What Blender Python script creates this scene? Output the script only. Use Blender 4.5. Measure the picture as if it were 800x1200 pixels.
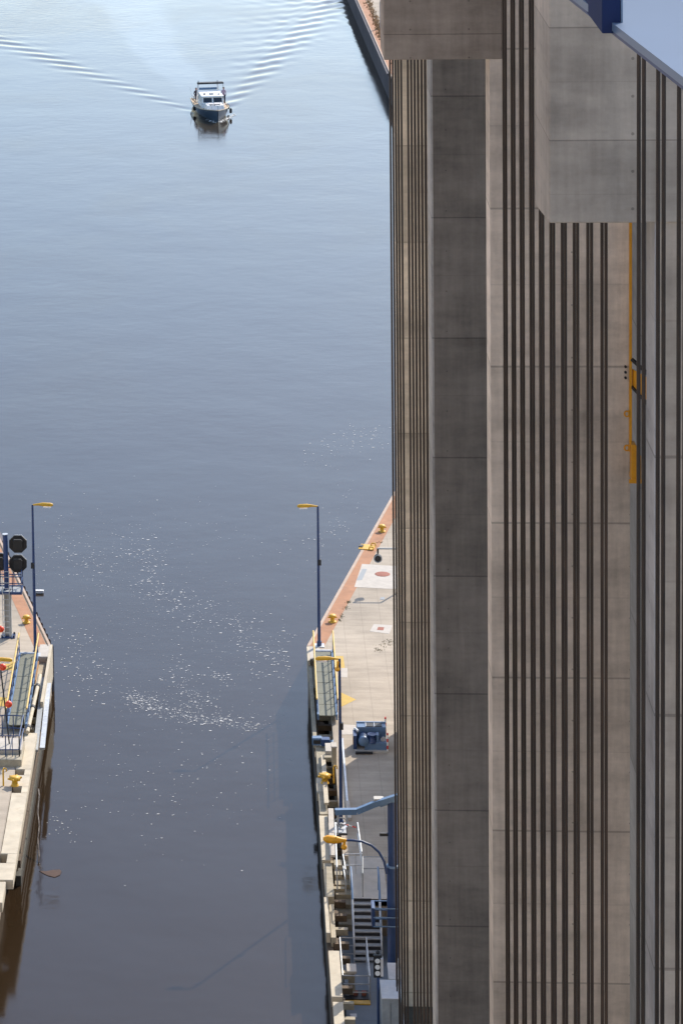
import bpy, bmesh, math, random
import numpy as np
from mathutils import Vector, Matrix
for o in list(bpy.data.objects): bpy.data.objects.remove(o)
S = bpy.context.scene; C = S.collection
rnd = random.Random(7); R = math.radians

# ------------------------------------------------------------------ camera, sky, sun
F = 3600.0; CX, CY = 0.0, -170.0      # principal point: its height makes both directions square to each other
AX, VP = (275.0, -547.0), (720.0, 35000.0)      # where the lift's axis and its verticals vanish
CY = AX[1] + (F*F + (VP[0]-CX)*(AX[0]-CX)) / (VP[1]-CY)
for _ in range(60): CY = AX[1] + (F*F + (VP[0]-CX)*(AX[0]-CX)) / (VP[1]-CY)
yw = Vector((AX[0]-CX, -(AX[1]-CY), -F)).normalized()
zw = -Vector((VP[0]-CX, -(VP[1]-CY), -F)).normalized()
xw = yw.cross(zw).normalized()
W2C = Matrix((xw, yw, zw)).transposed()          # columns are the world axes seen by the camera
C2W = W2C.transposed()
HC = 60.0; CAM = Vector((0, 0, HC))
def U(px, py, z=None, X=None, Y=None):
    d = C2W @ Vector((px-CX, -(py-CY), -F))
    if z is not None: t = (z-HC)/d.z
    elif X is not None: t = X/d.x
    else: t = Y/d.y
    return CAM + d*t
cd = bpy.data.cameras.new('camera'); cam = bpy.data.objects.new('camera', cd); C.objects.link(cam)
cam.matrix_world = Matrix.Translation(CAM) @ C2W.to_4x4()
cd.sensor_fit = 'HORIZONTAL'; cd.sensor_width = 36; cd.lens = F/800*36
cd.shift_x = (400-CX)/800.0; cd.shift_y = -(600-CY)/800.0
cd.clip_start = 0.5; cd.clip_end = 12000
S.camera = cam

SUN_EL, SUN_AZ = R(40), math.atan2(0.53, 0.85)   # azimuth from +Y towards +X
w = bpy.data.worlds.new('World'); S.world = w; w.use_nodes = True
nt = w.node_tree; bg = nt.nodes['Background']
sky = nt.nodes.new('ShaderNodeTexSky'); sky.sky_type = 'NISHITA'; sky.sun_disc = False
sky.sun_elevation = SUN_EL; sky.sun_rotation = SUN_AZ; sky.air_density = 1.0; sky.dust_density = 1.0; sky.ozone_density = 1.5
nt.links.new(sky.outputs[0], bg.inputs[0]); bg.inputs[1].default_value = 0.14
sl = bpy.data.lights.new('sun', 'SUN'); sl.energy = 2.75; sl.angle = R(0.5); sl.color = (1, .93, .83)
so = bpy.data.objects.new('sun', sl); C.objects.link(so)
sd = Vector((math.sin(SUN_AZ)*math.cos(SUN_EL), math.cos(SUN_AZ)*math.cos(SUN_EL), math.sin(SUN_EL)))
so.rotation_euler = sd.to_track_quat('Z', 'Y').to_euler()
S.view_settings.view_transform = 'Standard'; S.view_settings.look = 'None'
S.view_settings.exposure = 1.0; S.view_settings.gamma = 1
S.render.engine = 'CYCLES'; S.cycles.max_bounces = 6; S.cycles.use_denoising = True

# ------------------------------------------------------------------ helpers
class MB:
    def __init__(s): s.v = []; s.f = []; s.sm = []
    def add(s, vs, fs, smooth=False):
        n = len(s.v); s.v += [tuple(p) for p in vs]
        for f in fs: s.f.append([i+n for i in f]); s.sm.append(smooth)
        return s
    def box(s, x0, x1, y0, y1, z0, z1, b=0.0):
        if b <= 0:
            return s.add([(x, y, z) for z in (z0, z1) for (x, y) in ((x0,y0),(x1,y0),(x1,y1),(x0,y1))],
                  [(0,3,2,1),(4,5,6,7),(0,1,5,4),(1,2,6,5),(2,3,7,6),(3,0,4,7)])
        return s.prism([(x0+b,y0),(x1-b,y0),(x1,y0+b),(x1,y1-b),(x1-b,y1),(x0+b,y1),(x0,y1-b),(x0,y0+b)], z0, z1, b)
    def prism(s, poly, z0, z1, b=0.0):
        n = len(poly); a = sum(poly[i][0]*poly[(i+1)%n][1]-poly[(i+1)%n][0]*poly[i][1] for i in range(n))
        if a < 0: poly = poly[::-1]
        cx = sum(p[0] for p in poly)/n; cy = sum(p[1] for p in poly)/n
        vs = [(x, y, z0) for x, y in poly]
        if b > 0:
            vs += [(x, y, z1-b) for x, y in poly]
            def ins(p):
                d = Vector((cx-p[0], cy-p[1])); l = d.length or 1
                return (p[0]+d.x/l*b, p[1]+d.y/l*b, z1)
            vs += [ins(p) for p in poly]
            fs = [list(range(n))[::-1], [2*n+i for i in range(n)]]
            for k in (0, n): fs += [(k+i, k+(i+1)%n, k+n+(i+1)%n, k+n+i) for i in range(n)]
        else:
            vs += [(x, y, z1) for x, y in poly]
            fs = [list(range(n))[::-1], [n+i for i in range(n)]] + [(i, (i+1)%n, n+(i+1)%n, n+i) for i in range(n)]
        return s.add(vs, fs)
    def bar(s, p, q, w, h=None, up=(0, 0, 1)):
        h = h or w; p = Vector(p); q = Vector(q); d = (q-p).normalized(); u = Vector(up)
        if abs(d.dot(u)) > .98: u = Vector((1, 0, 0))
        sx = d.cross(u).normalized()*w/2; uy = sx.cross(d).normalized()*h/2
        vs = [e+a*sx+b*uy for e in (p, q) for a, b in ((-1,-1),(1,-1),(1,1),(-1,1))]
        return s.add(vs, [(0,1,2,3),(7,6,5,4),(0,4,5,1),(1,5,6,2),(2,6,7,3),(3,7,4,0)])
    def tube(s, pts, r, n=10, cap=True):
        pts = [Vector(p) for p in pts]; m = len(pts)
        rs = r if isinstance(r, (list, tuple)) else [r]*m
        vs = []; prev = None
        for i, p in enumerate(pts):
            d = (pts[min(i+1, m-1)]-pts[max(i-1, 0)]).normalized()
            if prev is None: a = d.orthogonal().normalized()
            else: a = (prev - d*prev.dot(d)).normalized()
            prev = a; b = d.cross(a)
            vs += [p+(a*math.cos(t)+b*math.sin(t))*rs[i] for t in [2*math.pi*k/n for k in range(n)]]
        fs = [(i*n+k, i*n+(k+1)%n, (i+1)*n+(k+1)%n, (i+1)*n+k) for i in range(m-1) for k in range(n)]
        s.add(vs, fs, n > 6)
        if cap: s.add(vs[:n], [list(range(n))[::-1]]); s.add(vs[-n:], [list(range(n))])
        return s
    def lathe(s, prof, c=(0,0,0), n=20, axis='z'):
        vs = []
        for r_, z in prof:
            for k in range(n):
                t = 2*math.pi*k/n; a, b = r_*math.cos(t), r_*math.sin(t)
                vs.append((c[0]+a, c[1]+b, c[2]+z) if axis == 'z' else ((c[0]+z, c[1]+a, c[2]+b) if axis == 'x' else (c[0]+b, c[1]+z, c[2]+a)))
        fs = [(i*n+k, i*n+(k+1)%n, (i+1)*n+(k+1)%n, (i+1)*n+k) for i in range(len(prof)-1) for k in range(n)]
        s.add(vs, fs, True); s.add(vs[-n:], [list(range(n))]); s.add(vs[:n], [list(range(n))[::-1]]); return s
    def ball(s, c, r, n=14):
        prof = [(max(1e-3, r*math.sin(math.pi*i/n)), -r*math.cos(math.pi*i/n)) for i in range(n+1)]
        return s.lathe(prof, c, n+4)
    def build(s, name, mat, parent=None, loc=None, bevel=0.0):
        me = bpy.data.meshes.new(name); me.from_pydata(s.v, [], s.f)
        me.polygons.foreach_set('use_smooth', s.sm); me.materials.append(mat); me.update()
        o = bpy.data.objects.new(name, me); C.objects.link(o)
        if parent: o.parent = parent
        if loc is not None: o.location = loc
        if bevel:
            m = o.modifiers.new('bevel', 'BEVEL'); m.width = bevel; m.segments = 2; m.limit_method = 'ANGLE'
        return o
def tag(o, label=None, cat=None, group=None, kind=None):
    if label: o['label'] = label
    if cat: o['category'] = cat
    if group: o['group'] = group
    if kind: o['kind'] = kind
    return o
def thing(name, loc, label, cat, group=None, rz=0):
    o = bpy.data.objects.new(name, None); C.objects.link(o); o.empty_display_size = .3
    o.location = loc; o.rotation_euler.z = rz
    return tag(o, label, cat, group)
def copy_tree(o, loc=None, label=None, parent=None, rz=None):
    c = o.copy(); C.objects.link(c)
    if parent: c.parent = parent
    if loc is not None: c.location = loc
    if rz is not None: c.rotation_euler.z = rz
    if label: c['label'] = label
    for ch in [x for x in list(o.children)]: copy_tree(ch, parent=c)
    return c

# ------------------------------------------------------------------ materials
def mat(name, col, rough=.6, metal=0.0, var=.12, scale=3.0, bump=0.0, bscale=30.0, stretch=(1,1,1), dirt=0.0, dirtcol=(.06,.045,.03), spec=.5, coat=0.0):
    m = bpy.data.materials.new(name); m.use_nodes = True; n = m.node_tree.nodes; L = m.node_tree.links
    p = n['Principled BSDF']; p.inputs['Roughness'].default_value = rough; p.inputs['Metallic'].default_value = metal
    p.inputs['Specular IOR Level'].default_value = spec; p.inputs['Coat Weight'].default_value = coat
    tc = n.new('ShaderNodeTexCoord'); mp = n.new('ShaderNodeMapping'); mp.inputs['Scale'].default_value = stretch
    L.new(tc.outputs['Object'], mp.inputs[0])
    nz = n.new('ShaderNodeTexNoise'); nz.inputs['Scale'].default_value = scale; nz.inputs['Detail'].default_value = 8; nz.inputs['Roughness'].default_value = .65
    L.new(mp.outputs[0], nz.inputs['Vector'])
    cr = n.new('ShaderNodeValToRGB'); e = cr.color_ramp.elements
    e[0].position = .3; e[0].color = (*[c*(1-var) for c in col], 1); e[1].position = .7; e[1].color = (*[min(1, c*(1+var)) for c in col], 1)
    L.new(nz.outputs[0], cr.inputs[0]); out = cr.outputs[0]
    if dirt:
        n2 = n.new('ShaderNodeTexNoise'); n2.inputs['Scale'].default_value = scale*2.3; n2.inputs['Detail'].default_value = 10; n2.inputs['Roughness'].default_value = .75
        L.new(mp.outputs[0], n2.inputs['Vector'])
        r2 = n.new('ShaderNodeMapRange'); r2.inputs[1].default_value = .52; r2.inputs[2].default_value = .72; r2.inputs[4].default_value = dirt
        L.new(n2.outputs[0], r2.inputs[0]); mx = n.new('ShaderNodeMix'); mx.data_type = 'RGBA'
        L.new(r2.outputs[0], mx.inputs[0]); L.new(out, mx.inputs[6]); mx.inputs[7].default_value = (*dirtcol, 1); out = mx.outputs[2]
    L.new(out, p.inputs['Base Color'])
    if bump:
        n3 = n.new('ShaderNodeTexNoise'); n3.inputs['Scale'].default_value = bscale; n3.inputs['Detail'].default_value = 6
        L.new(tc.outputs['Object'], n3.inputs['Vector']); b = n.new('ShaderNodeBump'); b.inputs['Strength'].default_value = bump; b.inputs['Distance'].default_value = .02
        L.new(n3.outputs[0], b.inputs['Height']); L.new(b.outputs[0], p.inputs['Normal'])
    m['outsock'] = 0
    return m
def math_node(n, L, op, a, b=None, c=None):
    x = n.new('ShaderNodeMath'); x.operation = op
    for i, v in enumerate((a, b, c)):
        if v is None: continue
        if isinstance(v, (int, float)): x.inputs[i].default_value = v
        else: L.new(v, x.inputs[i])
    return x.outputs[0]
def concrete(name, col, z0=0.0, period=3.78, xper=None, seed=0.0, dark=.0, light_joint=False):
    m = bpy.data.materials.new(name); m.use_nodes = True; n = m.node_tree.nodes; L = m.node_tree.links
    p = n['Principled BSDF']; p.inputs['Roughness'].default_value = .85; p.inputs['Specular IOR Level'].default_value = .3
    tc = n.new('ShaderNodeTexCoord'); sep = n.new('ShaderNodeSeparateXYZ'); L.new(tc.outputs['Object'], sep.inputs[0])
    def noise(scale, stretch, detail=8, ro=.6):
        mp = n.new('ShaderNodeMapping'); mp.inputs['Scale'].default_value = stretch; mp.inputs['Location'].default_value = (seed, seed*1.7, seed*.3)
        L.new(tc.outputs['Object'], mp.inputs[0]); z = n.new('ShaderNodeTexNoise'); z.inputs['Scale'].default_value = scale
        z.inputs['Detail'].default_value = detail; z.inputs['Roughness'].default_value = ro; L.new(mp.outputs[0], z.inputs['Vector']); return z.outputs[0]
    a = noise(.45, (1, 1, .9)); b = noise(1.1, (.5, .5, 2.0), 10, .62); c = noise(9, (1, 1, 1)); d = noise(2.0, (2.5, 2.5, .18), 6)
    v = math_node(n, L, 'ADD', math_node(n, L, 'MULTIPLY', a, 1.25), math_node(n, L, 'MULTIPLY', b, .85))
    v = math_node(n, L, 'ADD', v, math_node(n, L, 'MULTIPLY', c, .25)); v = math_node(n, L, 'ADD', v, math_node(n, L, 'MULTIPLY', d, .6))
    v = math_node(n, L, 'SUBTRACT', v, .47)          # about 1 +- .35
    # one tint per pour
    k = math_node(n, L, 'DIVIDE', math_node(n, L, 'SUBTRACT', sep.outputs[2], z0), period)
    wn = n.new('ShaderNodeTexWhiteNoise'); wn.noise_dimensions = '1D'
    L.new(math_node(n, L, 'ADD', math_node(n, L, 'FLOOR', k), seed), wn.inputs['W'])
    v = math_node(n, L, 'MULTIPLY', v, math_node(n, L, 'ADD', math_node(n, L, 'MULTIPLY', wn.outputs[0], .26), .87))
    fr = math_node(n, L, 'FRACT', k)
    j = math_node(n, L, 'LESS_THAN', math_node(n, L, 'ABSOLUTE', math_node(n, L, 'SUBTRACT', fr, .5)), .494)   # 1 off the joint
    jn = math_node(n, L, 'SUBTRACT', 1.0, j)
    # a fainter board line at a third of each pour
    j2 = math_node(n, L, 'GREATER_THAN', math_node(n, L, 'ABSOLUTE', math_node(n, L, 'SUBTRACT', fr, .52)), .004)
    v = math_node(n, L, 'MULTIPLY', v, math_node(n, L, 'ADD', math_node(n, L, 'MULTIPLY', j, .35), .65))
    v = math_node(n, L, 'MULTIPLY', v, math_node(n, L, 'ADD', math_node(n, L, 'MULTIPLY', j2, .1), .9))
    # formwork tie holes
    hx = math_node(n, L, 'FRACT', math_node(n, L, 'DIVIDE', math_node(n, L, 'ADD', math_node(n, L, 'ADD', sep.outputs[0], sep.outputs[1]), seed*.13), 1.35))
    hz_ = math_node(n, L, 'FRACT', math_node(n, L, 'ADD', math_node(n, L, 'MULTIPLY', k, 3.0), .33))
    dx_ = math_node(n, L, 'MULTIPLY', math_node(n, L, 'SUBTRACT', hx, .5), 1.35); dz_ = math_node(n, L, 'MULTIPLY', math_node(n, L, 'SUBTRACT', hz_, .5), period/3)
    rr_ = math_node(n, L, 'SQRT', math_node(n, L, 'ADD', math_node(n, L, 'MULTIPLY', dx_, dx_), math_node(n, L, 'MULTIPLY', dz_, dz_)))
    th = math_node(n, L, 'GREATER_THAN', rr_, .022); v = math_node(n, L, 'MULTIPLY', v, math_node(n, L, 'ADD', math_node(n, L, 'MULTIPLY', th, .4), .6))
    mul = n.new('ShaderNodeMix'); mul.data_type = 'RGBA'; mul.blend_type = 'MULTIPLY'; mul.inputs[0].default_value = 1
    mul.inputs[6].default_value = (*col, 1); cb = n.new('ShaderNodeCombineColor'); 
    for i in range(3): L.new(v, cb.inputs[i])
    L.new(cb.outputs[0], mul.inputs[7]); L.new(mul.outputs[2], p.inputs['Base Color'])
    bm_ = n.new('ShaderNodeBump'); bm_.inputs['Strength'].default_value = .5; bm_.inputs['Distance'].default_value = .03
    L.new(math_node(n, L, 'ADD', math_node(n, L, 'MULTIPLY', c, .5), j), bm_.inputs['Height']); L.new(bm_.outputs[0], p.inputs['Normal'])
    return m
def paving(name, col, gx, gy, line=.03, dark=.82, patches=.6):
    m = bpy.data.materials.new(name); m.use_nodes = True; n = m.node_tree.nodes; L = m.node_tree.links
    p = n['Principled BSDF']; p.inputs['Roughness'].default_value = .9; p.inputs['Specular IOR Level'].default_value = .25
    tc = n.new('ShaderNodeTexCoord'); sep = n.new('ShaderNodeSeparateXYZ'); L.new(tc.outputs['Object'], sep.inputs[0])
    def g(s, per):
        fr = math_node(n, L, 'FRACT', math_node(n, L, 'DIVIDE', s, per)); return math_node(n, L, 'GREATER_THAN', fr, line/per)
    ln = math_node(n, L, 'MULTIPLY', g(sep.outputs[0], gx), g(sep.outputs[1], gy))
    def noise(scale, detail=8, st=(1,1,1)):
        mp = n.new('ShaderNodeMapping'); mp.inputs['Scale'].default_value = st; L.new(tc.outputs['Object'], mp.inputs[0])
        z = n.new('ShaderNodeTexNoise'); z.inputs['Scale'].default_value = scale; z.inputs['Detail'].default_value = detail; z.inputs['Roughness'].default_value = .65; L.new(mp.outputs[0], z.inputs['Vector']); return z.outputs[0]
    v = math_node(n, L, 'ADD', math_node(n, L, 'MULTIPLY', noise(.25), patches*1.4), math_node(n, L, 'MULTIPLY', noise(1.1, 10, (.35,1.6,1)), patches*1.3))
    v = math_node(n, L, 'ADD', v, 1-patches*1.35)
    v = math_node(n, L, 'ADD', v, math_node(n, L, 'MULTIPLY', math_node(n, L, 'SUBTRACT', noise(14, 4), .5), .25))
    v = math_node(n, L, 'MULTIPLY', v, math_node(n, L, 'ADD', math_node(n, L, 'MULTIPLY', ln, 1-dark), dark))
    mul = n.new('ShaderNodeMix'); mul.data_type = 'RGBA'; mul.blend_type = 'MULTIPLY'; mul.inputs[0].default_value = 1
    mul.inputs[6].default_value = (*col, 1); cb = n.new('ShaderNodeCombineColor')
    for i in range(3): L.new(v, cb.inputs[i])
    L.new(cb.outputs[0], mul.inputs[7]); L.new(mul.outputs[2], p.inputs['Base Color'])
    return m
M = dict(
    rope=mat('greased_rope', (.034,.023,.018), .42, .3, .4, 5, .6, 60, (1,1,.12), dirt=.45, dirtcol=(.12,.07,.04)),
    pave=paving('quay_paving', (.37,.31,.24), .98, 1.95),
    slab=mat('pale_slab', (.46,.41,.35), .85, 0, .12, 2, .2, 40, dirt=.3, dirtcol=(.3,.26,.2)),
    coping=mat('red_coping', (.35,.16,.075), .8, 0, .2, 1.2, .3, 30, dirt=.35, dirtcol=(.3,.2,.14)),
    copedge=mat('coping_edge', (.42,.31,.23), .8, 0, .15, 2),
    cream=mat('cream_concrete', (.50,.43,.32), .85, 0, .16, 1.1, .4, 25, dirt=.55, dirtcol=(.36,.27,.16)),
    weather=mat('weathered_concrete', (.36,.31,.225), .9, 0, .25, 1.6, .4, 25, dirt=.5, dirtcol=(.15,.14,.07)),
    timber=mat('wet_timber', (.11,.075,.045), .8, 0, .4, 2.5, .5, 12, (1,3,.5), dirt=.5, dirtcol=(.03,.03,.015)),
    algae=mat('algae_concrete', (.055,.05,.035), .6, 0, .4, 2, .4, 15),
    orangewood=mat('orange_timber', (.40,.20,.07), .8, 0, .2, 4),
    blue=mat('navy_paint', (.018,.045,.13), .42, 0, .15, 3, coat=.1),
    midblue=mat('mid_blue_paint', (.10,.17,.28), .45, 0, .2, 3, dirt=.25, dirtcol=(.2,.22,.24)),
    girder=mat('girder_blue_paint', (.13,.18,.26), .33, 0, .06, .7, .05, 3),
    yellow=mat('yellow_paint', (.60,.33,.02), .5, 0, .12, 5, dirt=.2, dirtcol=(.45,.25,.05)),
    paleyellow=mat('worn_yellow_marking', (.50,.33,.07), .8, 0, .1, 3, dirt=.35, dirtcol=(.35,.27,.18)),
    orange=mat('orange_paint', (.74,.34,.012), .45, 0, .1, 2, dirt=.3, dirtcol=(.38,.14,.01)),
    handrail=mat('yellow_handrail', (.55,.36,.08), .5, 0, .1, 3),
    deckgrey=mat('gangway_plate', (.145,.145,.105), .7, 0, .12, 2, .3, 60),
    galv=mat('galvanised_steel', (.46,.47,.48), .45, .5, .2, 5),
    greypaint=mat('grey_paint', (.30,.31,.31), .6, 0, .15, 3, dirt=.2),
    dark=mat('dark_rubber', (.018,.018,.02), .6, 0, .3, 5),
    black=mat('signal_black', (.014,.012,.012), .55, 0, .3, 2),
    white=mat('white_paint', (.78,.77,.74), .45, 0, .05, 3),
    red=mat('red_paint', (.62,.035,.02), .45, 0, .1, 3),
    buoyred=mat('red_float', (.72,.06,.012), .4, 0, .1, 3),
    floorblue=paving('blue_grey_deck', (.20,.22,.24), 1.6, 2.4, .02, .8, .25),
    cabinet=mat('cabinet_grey', (.42,.40,.36), .7, 0, .1, 3),
    cabinettop=mat('cabinet_top', (.62,.58,.55), .7, 0, .1, 3),
    hull=mat('boat_hull_blue', (.03,.055,.085), .3, 0, .1, 2, coat=.4),
    glass=mat('dark_glass', (.02,.025,.035), .08, 0, .1, 2),
    teak=mat('boat_deck_wood', (.50,.36,.22), .7, 0, .15, 6),
    skin=mat('skin', (.5,.3,.22), .6), shirt=mat('pink_cloth', (.45,.30,.36), .8), shirt2=mat('dark_cloth', (.06,.04,.05), .8), trous=mat('trouser_cloth', (.03,.035,.06), .8),
    foam=mat('foam', (.62,.62,.60), .8, 0, .1, 8), debris_patch=mat('brown_debris_reflection', (.055,.025,.016), .8, 0, .4, 6), piling=mat('sheet_piling', (.115,.10,.105), .75, 0, .25, 1.2, .3, 8, (1,1,.3)),
    manhole=mat('rusty_manhole', (.28,.095,.06), .8, 0, .2, 8), grate=mat('grey_grating', (.25,.26,.26), .6, 0, .3, 25),
)
Q = 2.6            # quay level
def P(px, py, z=Q): v = U(px, py, z=z); return v
def XY(px, py, z=Q): v = U(px, py, z=z); return (v.x, v.y)

# ------------------------------------------------------------------ water, with the boat's wake in its surface
boat_px = U(247.5, 141.5, z=0)
BOAT = Vector((boat_px.x, boat_px.y + 4.0, 0)); HD = Vector((.148, -.989)).normalized()
def axis_pts(lo, hi, step, outer_lo, outer_hi):
    a = list(np.arange(lo, hi+1e-6, step)); return np.array(sorted(outer_lo) + a + sorted(outer_hi))
xs = axis_pts(-46, 24, .36, [-4000,-2000,-1000,-500,-250,-150,-100,-75,-60,-50], [26,30,38,50,80,140,250,500,1000,2000,4000])
ys = axis_pts(292, 415, .30, [-300,0,60,100,130,160,190,220,245,265,280,288], [420,435,460,500,600,800,1200,2000,3500,6000])
XX, YY = np.meshgrid(xs, ys); Zw = np.zeros_like(XX)
bow = BOAT + Vector((HD.x, HD.y, 0))*3.5
dx = XX-bow.x; dy = YY-bow.y; back = -(dx*HD.x+dy*HD.y); side = dx*(-HD.y)+dy*HD.x
msk = (back > .3) & (np.abs(side) < back*.62+2) & (back < 125) & (XX > -46) & (XX < 24) & (YY > 292) & (YY < 415)
bk = back[msk]; sdv = side[msk]; h = np.zeros_like(bk)
k0 = 2*math.pi/4.6; ths = np.linspace(-1.08, 1.08, 420)
for t in ths:
    se = 1/math.cos(t); wgt = math.exp(-(abs(t)/1.0)**6)*(.35+.9*abs(math.sin(t)))
    h += wgt*np.cos(k0*se*se*(bk*math.cos(t)+sdv*math.sin(t)) + .6)
h *= (ths[1]-ths[0])
ang = np.degrees(np.arctan2(np.abs(sdv), bk))
env = np.clip((24.5-ang)/4.5, 0, 1)*np.clip(bk/3, 0, 1)*np.clip((125-bk)/25, 0, 1)*(.12+.88*np.clip((ang-8)/9, 0, 1))
xm, ym = XX[msk], YY[msk]
brk = .8+.2*np.sin(xm*.31+np.sin(ym*.13)*1.7)*np.sin(ym*.11+np.sin(xm*.23+1)*1.3)
sidef = np.where(xm < BOAT.x-(ym-BOAT.y)*.15, np.clip((ang-13)/6, .04, 1), np.clip((ang-4)/11, .1, 1))
h += .3*np.sin(1.9*xm+.7*ym+2*np.sin(.4*ym))*np.clip((bk-8)/20, 0, 1)*.35
Zw[msk] = h*env*sidef*brk*.072*(1+bk/80.)
edge = np.clip((XX+46)/5, 0, 1)*np.clip((24-XX)/3, 0, 1)*np.clip((415-YY)/5, 0, 1); Zw *= edge
nx, ny = len(xs), len(ys)
verts = np.stack([XX.ravel(), YY.ravel(), Zw.ravel()], 1)
idx = np.arange(nx*ny).reshape(ny, nx)
faces = np.stack([idx[:-1,:-1].ravel(), idx[:-1,1:].ravel(), idx[1:,1:].ravel(), idx[1:,:-1].ravel()], 1)
me = bpy.data.meshes.new('water'); me.vertices.add(len(verts)); me.vertices.foreach_set('co', verts.ravel())
me.loops.add(faces.size); me.loops.foreach_set('vertex_index', faces.ravel()); me.polygons.add(len(faces))
me.polygons.foreach_set('loop_start', np.arange(0, faces.size, 4)); me.polygons.foreach_set('loop_total', np.full(len(faces), 4))
me.polygons.foreach_set('use_smooth', np.ones(len(faces), bool)); me.update(calc_edges=True)
def water_mat():
    m = bpy.data.materials.new('river_water'); m.use_nodes = True; n = m.node_tree.nodes; L = m.node_tree.links
    p = n['Principled BSDF']; p.inputs['IOR'].default_value = 1.333; p.inputs['Roughness'].default_value = .09
    tc = n.new('ShaderNodeTexCoord'); sep = n.new('ShaderNodeSeparateXYZ'); L.new(tc.outputs['Object'], sep.inputs[0])
    def noise(scale, st=(1,1,1), d=4, ro=.5, dist=0):
        mp = n.new('ShaderNodeMapping'); mp.inputs['Scale'].default_value = st; L.new(tc.outputs['Object'], mp.inputs[0])
        z = n.new('ShaderNodeTexNoise'); z.inputs['Scale'].default_value = scale; z.inputs['Detail'].default_value = d; z.inputs['Roughness'].default_value = ro
        z.inputs['Distortion'].default_value = dist; L.new(mp.outputs[0], z.inputs['Vector']); return z.outputs[0]
    def rng(v, a, b, c=0, d=1):
        r = n.new('ShaderNodeMapRange'); L.new(v, r.inputs[0]) ; r.interpolation_type = 'SMOOTHSTEP'
        for i, q in enumerate((a, b, c, d)): r.inputs[i+1].default_value = q
        return r.outputs[0]
    # a lighter band in the base colour along the boat's track
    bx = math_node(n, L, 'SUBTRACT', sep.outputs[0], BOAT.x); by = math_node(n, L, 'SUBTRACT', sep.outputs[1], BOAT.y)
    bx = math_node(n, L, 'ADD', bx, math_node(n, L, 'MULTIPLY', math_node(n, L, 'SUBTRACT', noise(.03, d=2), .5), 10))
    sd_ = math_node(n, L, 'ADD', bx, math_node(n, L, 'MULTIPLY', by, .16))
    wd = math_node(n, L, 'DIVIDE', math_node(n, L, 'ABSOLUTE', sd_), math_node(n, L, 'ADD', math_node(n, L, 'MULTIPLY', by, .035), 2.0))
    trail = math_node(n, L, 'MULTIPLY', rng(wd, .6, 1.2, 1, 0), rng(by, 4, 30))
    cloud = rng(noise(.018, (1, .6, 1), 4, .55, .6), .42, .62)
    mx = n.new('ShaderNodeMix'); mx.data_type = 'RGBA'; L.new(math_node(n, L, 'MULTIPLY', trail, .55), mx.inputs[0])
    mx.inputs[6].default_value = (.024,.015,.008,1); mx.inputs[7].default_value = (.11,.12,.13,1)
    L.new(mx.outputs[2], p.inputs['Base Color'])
    L.new(rng(noise(.05, (1, .5, 1), 5, .6, 1.0), .35, .7, .05, .16), p.inputs['Roughness'])
    far = rng(sep.outputs[1], 300, 420)
    h1 = math_node(n, L, 'MULTIPLY', noise(.9, (1, 1.4, 1), 5, .55), math_node(n, L, 'ADD', math_node(n, L, 'MULTIPLY', math_node(n, L, 'MULTIPLY', cloud, far), .035), .006))
    h2 = math_node(n, L, 'MULTIPLY', noise(.12, (1,1,1), 3), .05)
    b = n.new('ShaderNodeBump'); b.inputs['Strength'].default_value = 1; b.inputs['Distance'].default_value = 1.0
    L.new(math_node(n, L, 'ADD', h1, h2), b.inputs['Height']); L.new(b.outputs[0], p.inputs['Normal'])
    return m
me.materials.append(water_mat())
wo = bpy.data.objects.new('water', me); C.objects.link(wo); tag(wo, kind='structure')

# ------------------------------------------------------------------ quays
def quay(name, poly, z0, z1, m, loc):
    b = MB(); b.prism([(x-loc[0], y-loc[1]) for x, y in poly], z0, z1); o = b.build(name, m, loc=(loc[0], loc[1], 0)); return tag(o, kind='structure')
RX = P(360, 757).x                     # channel face of the right guide wall, about 3.0
LX = P(60, 760).x                      # channel face of the left guide wall, about -10.2
tipR = P(360, 757); tipL = P(59.5, 757)
eR = [XY(360, 757), XY(460, 580), XY(530, 470), XY(470, 112), XY(456, 84), XY(419, 0)]
d = Vector(eR[5])-Vector(eR[4]); far = tuple(Vector(eR[5])+d*1.6)
inR = tipR.x + .95                     # inner side of the guide wall, where the paving starts
YS = P(400, 1003).y                    # where the concrete steps begin
YP = 117.6
xs1_ = P(413, 1003).x; lyf = P(430, 1054).y
main_poly = [(inR, YS), (inR, tipR.y-1.9), (tipR.x+.02, tipR.y-1.9)] + eR + [far, (500, far[1]), (500, YP), (5.75, YP), (5.75, lyf), (xs1_, lyf), (xs1_, YS)]
quay('quay', main_poly, -3, Q, M['pave'], (5, 150))
eL = [XY(59.5, 757), XY(0, 631)]; dl = (Vector(eL[1])-Vector(eL[0]))
Lfar = tuple(Vector(eL[1])+dl*2.5)
inL = LX - .75
left_poly = [(inL, 100), (inL, tipL.y-1.6), (tipL.x, tipL.y-1.6), eL[0], eL[1], Lfar, (-300, Lfar[1]), (-300, 100)]
quay('quay', left_poly, -3, Q, M['pave'], (-12, 150))
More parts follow.
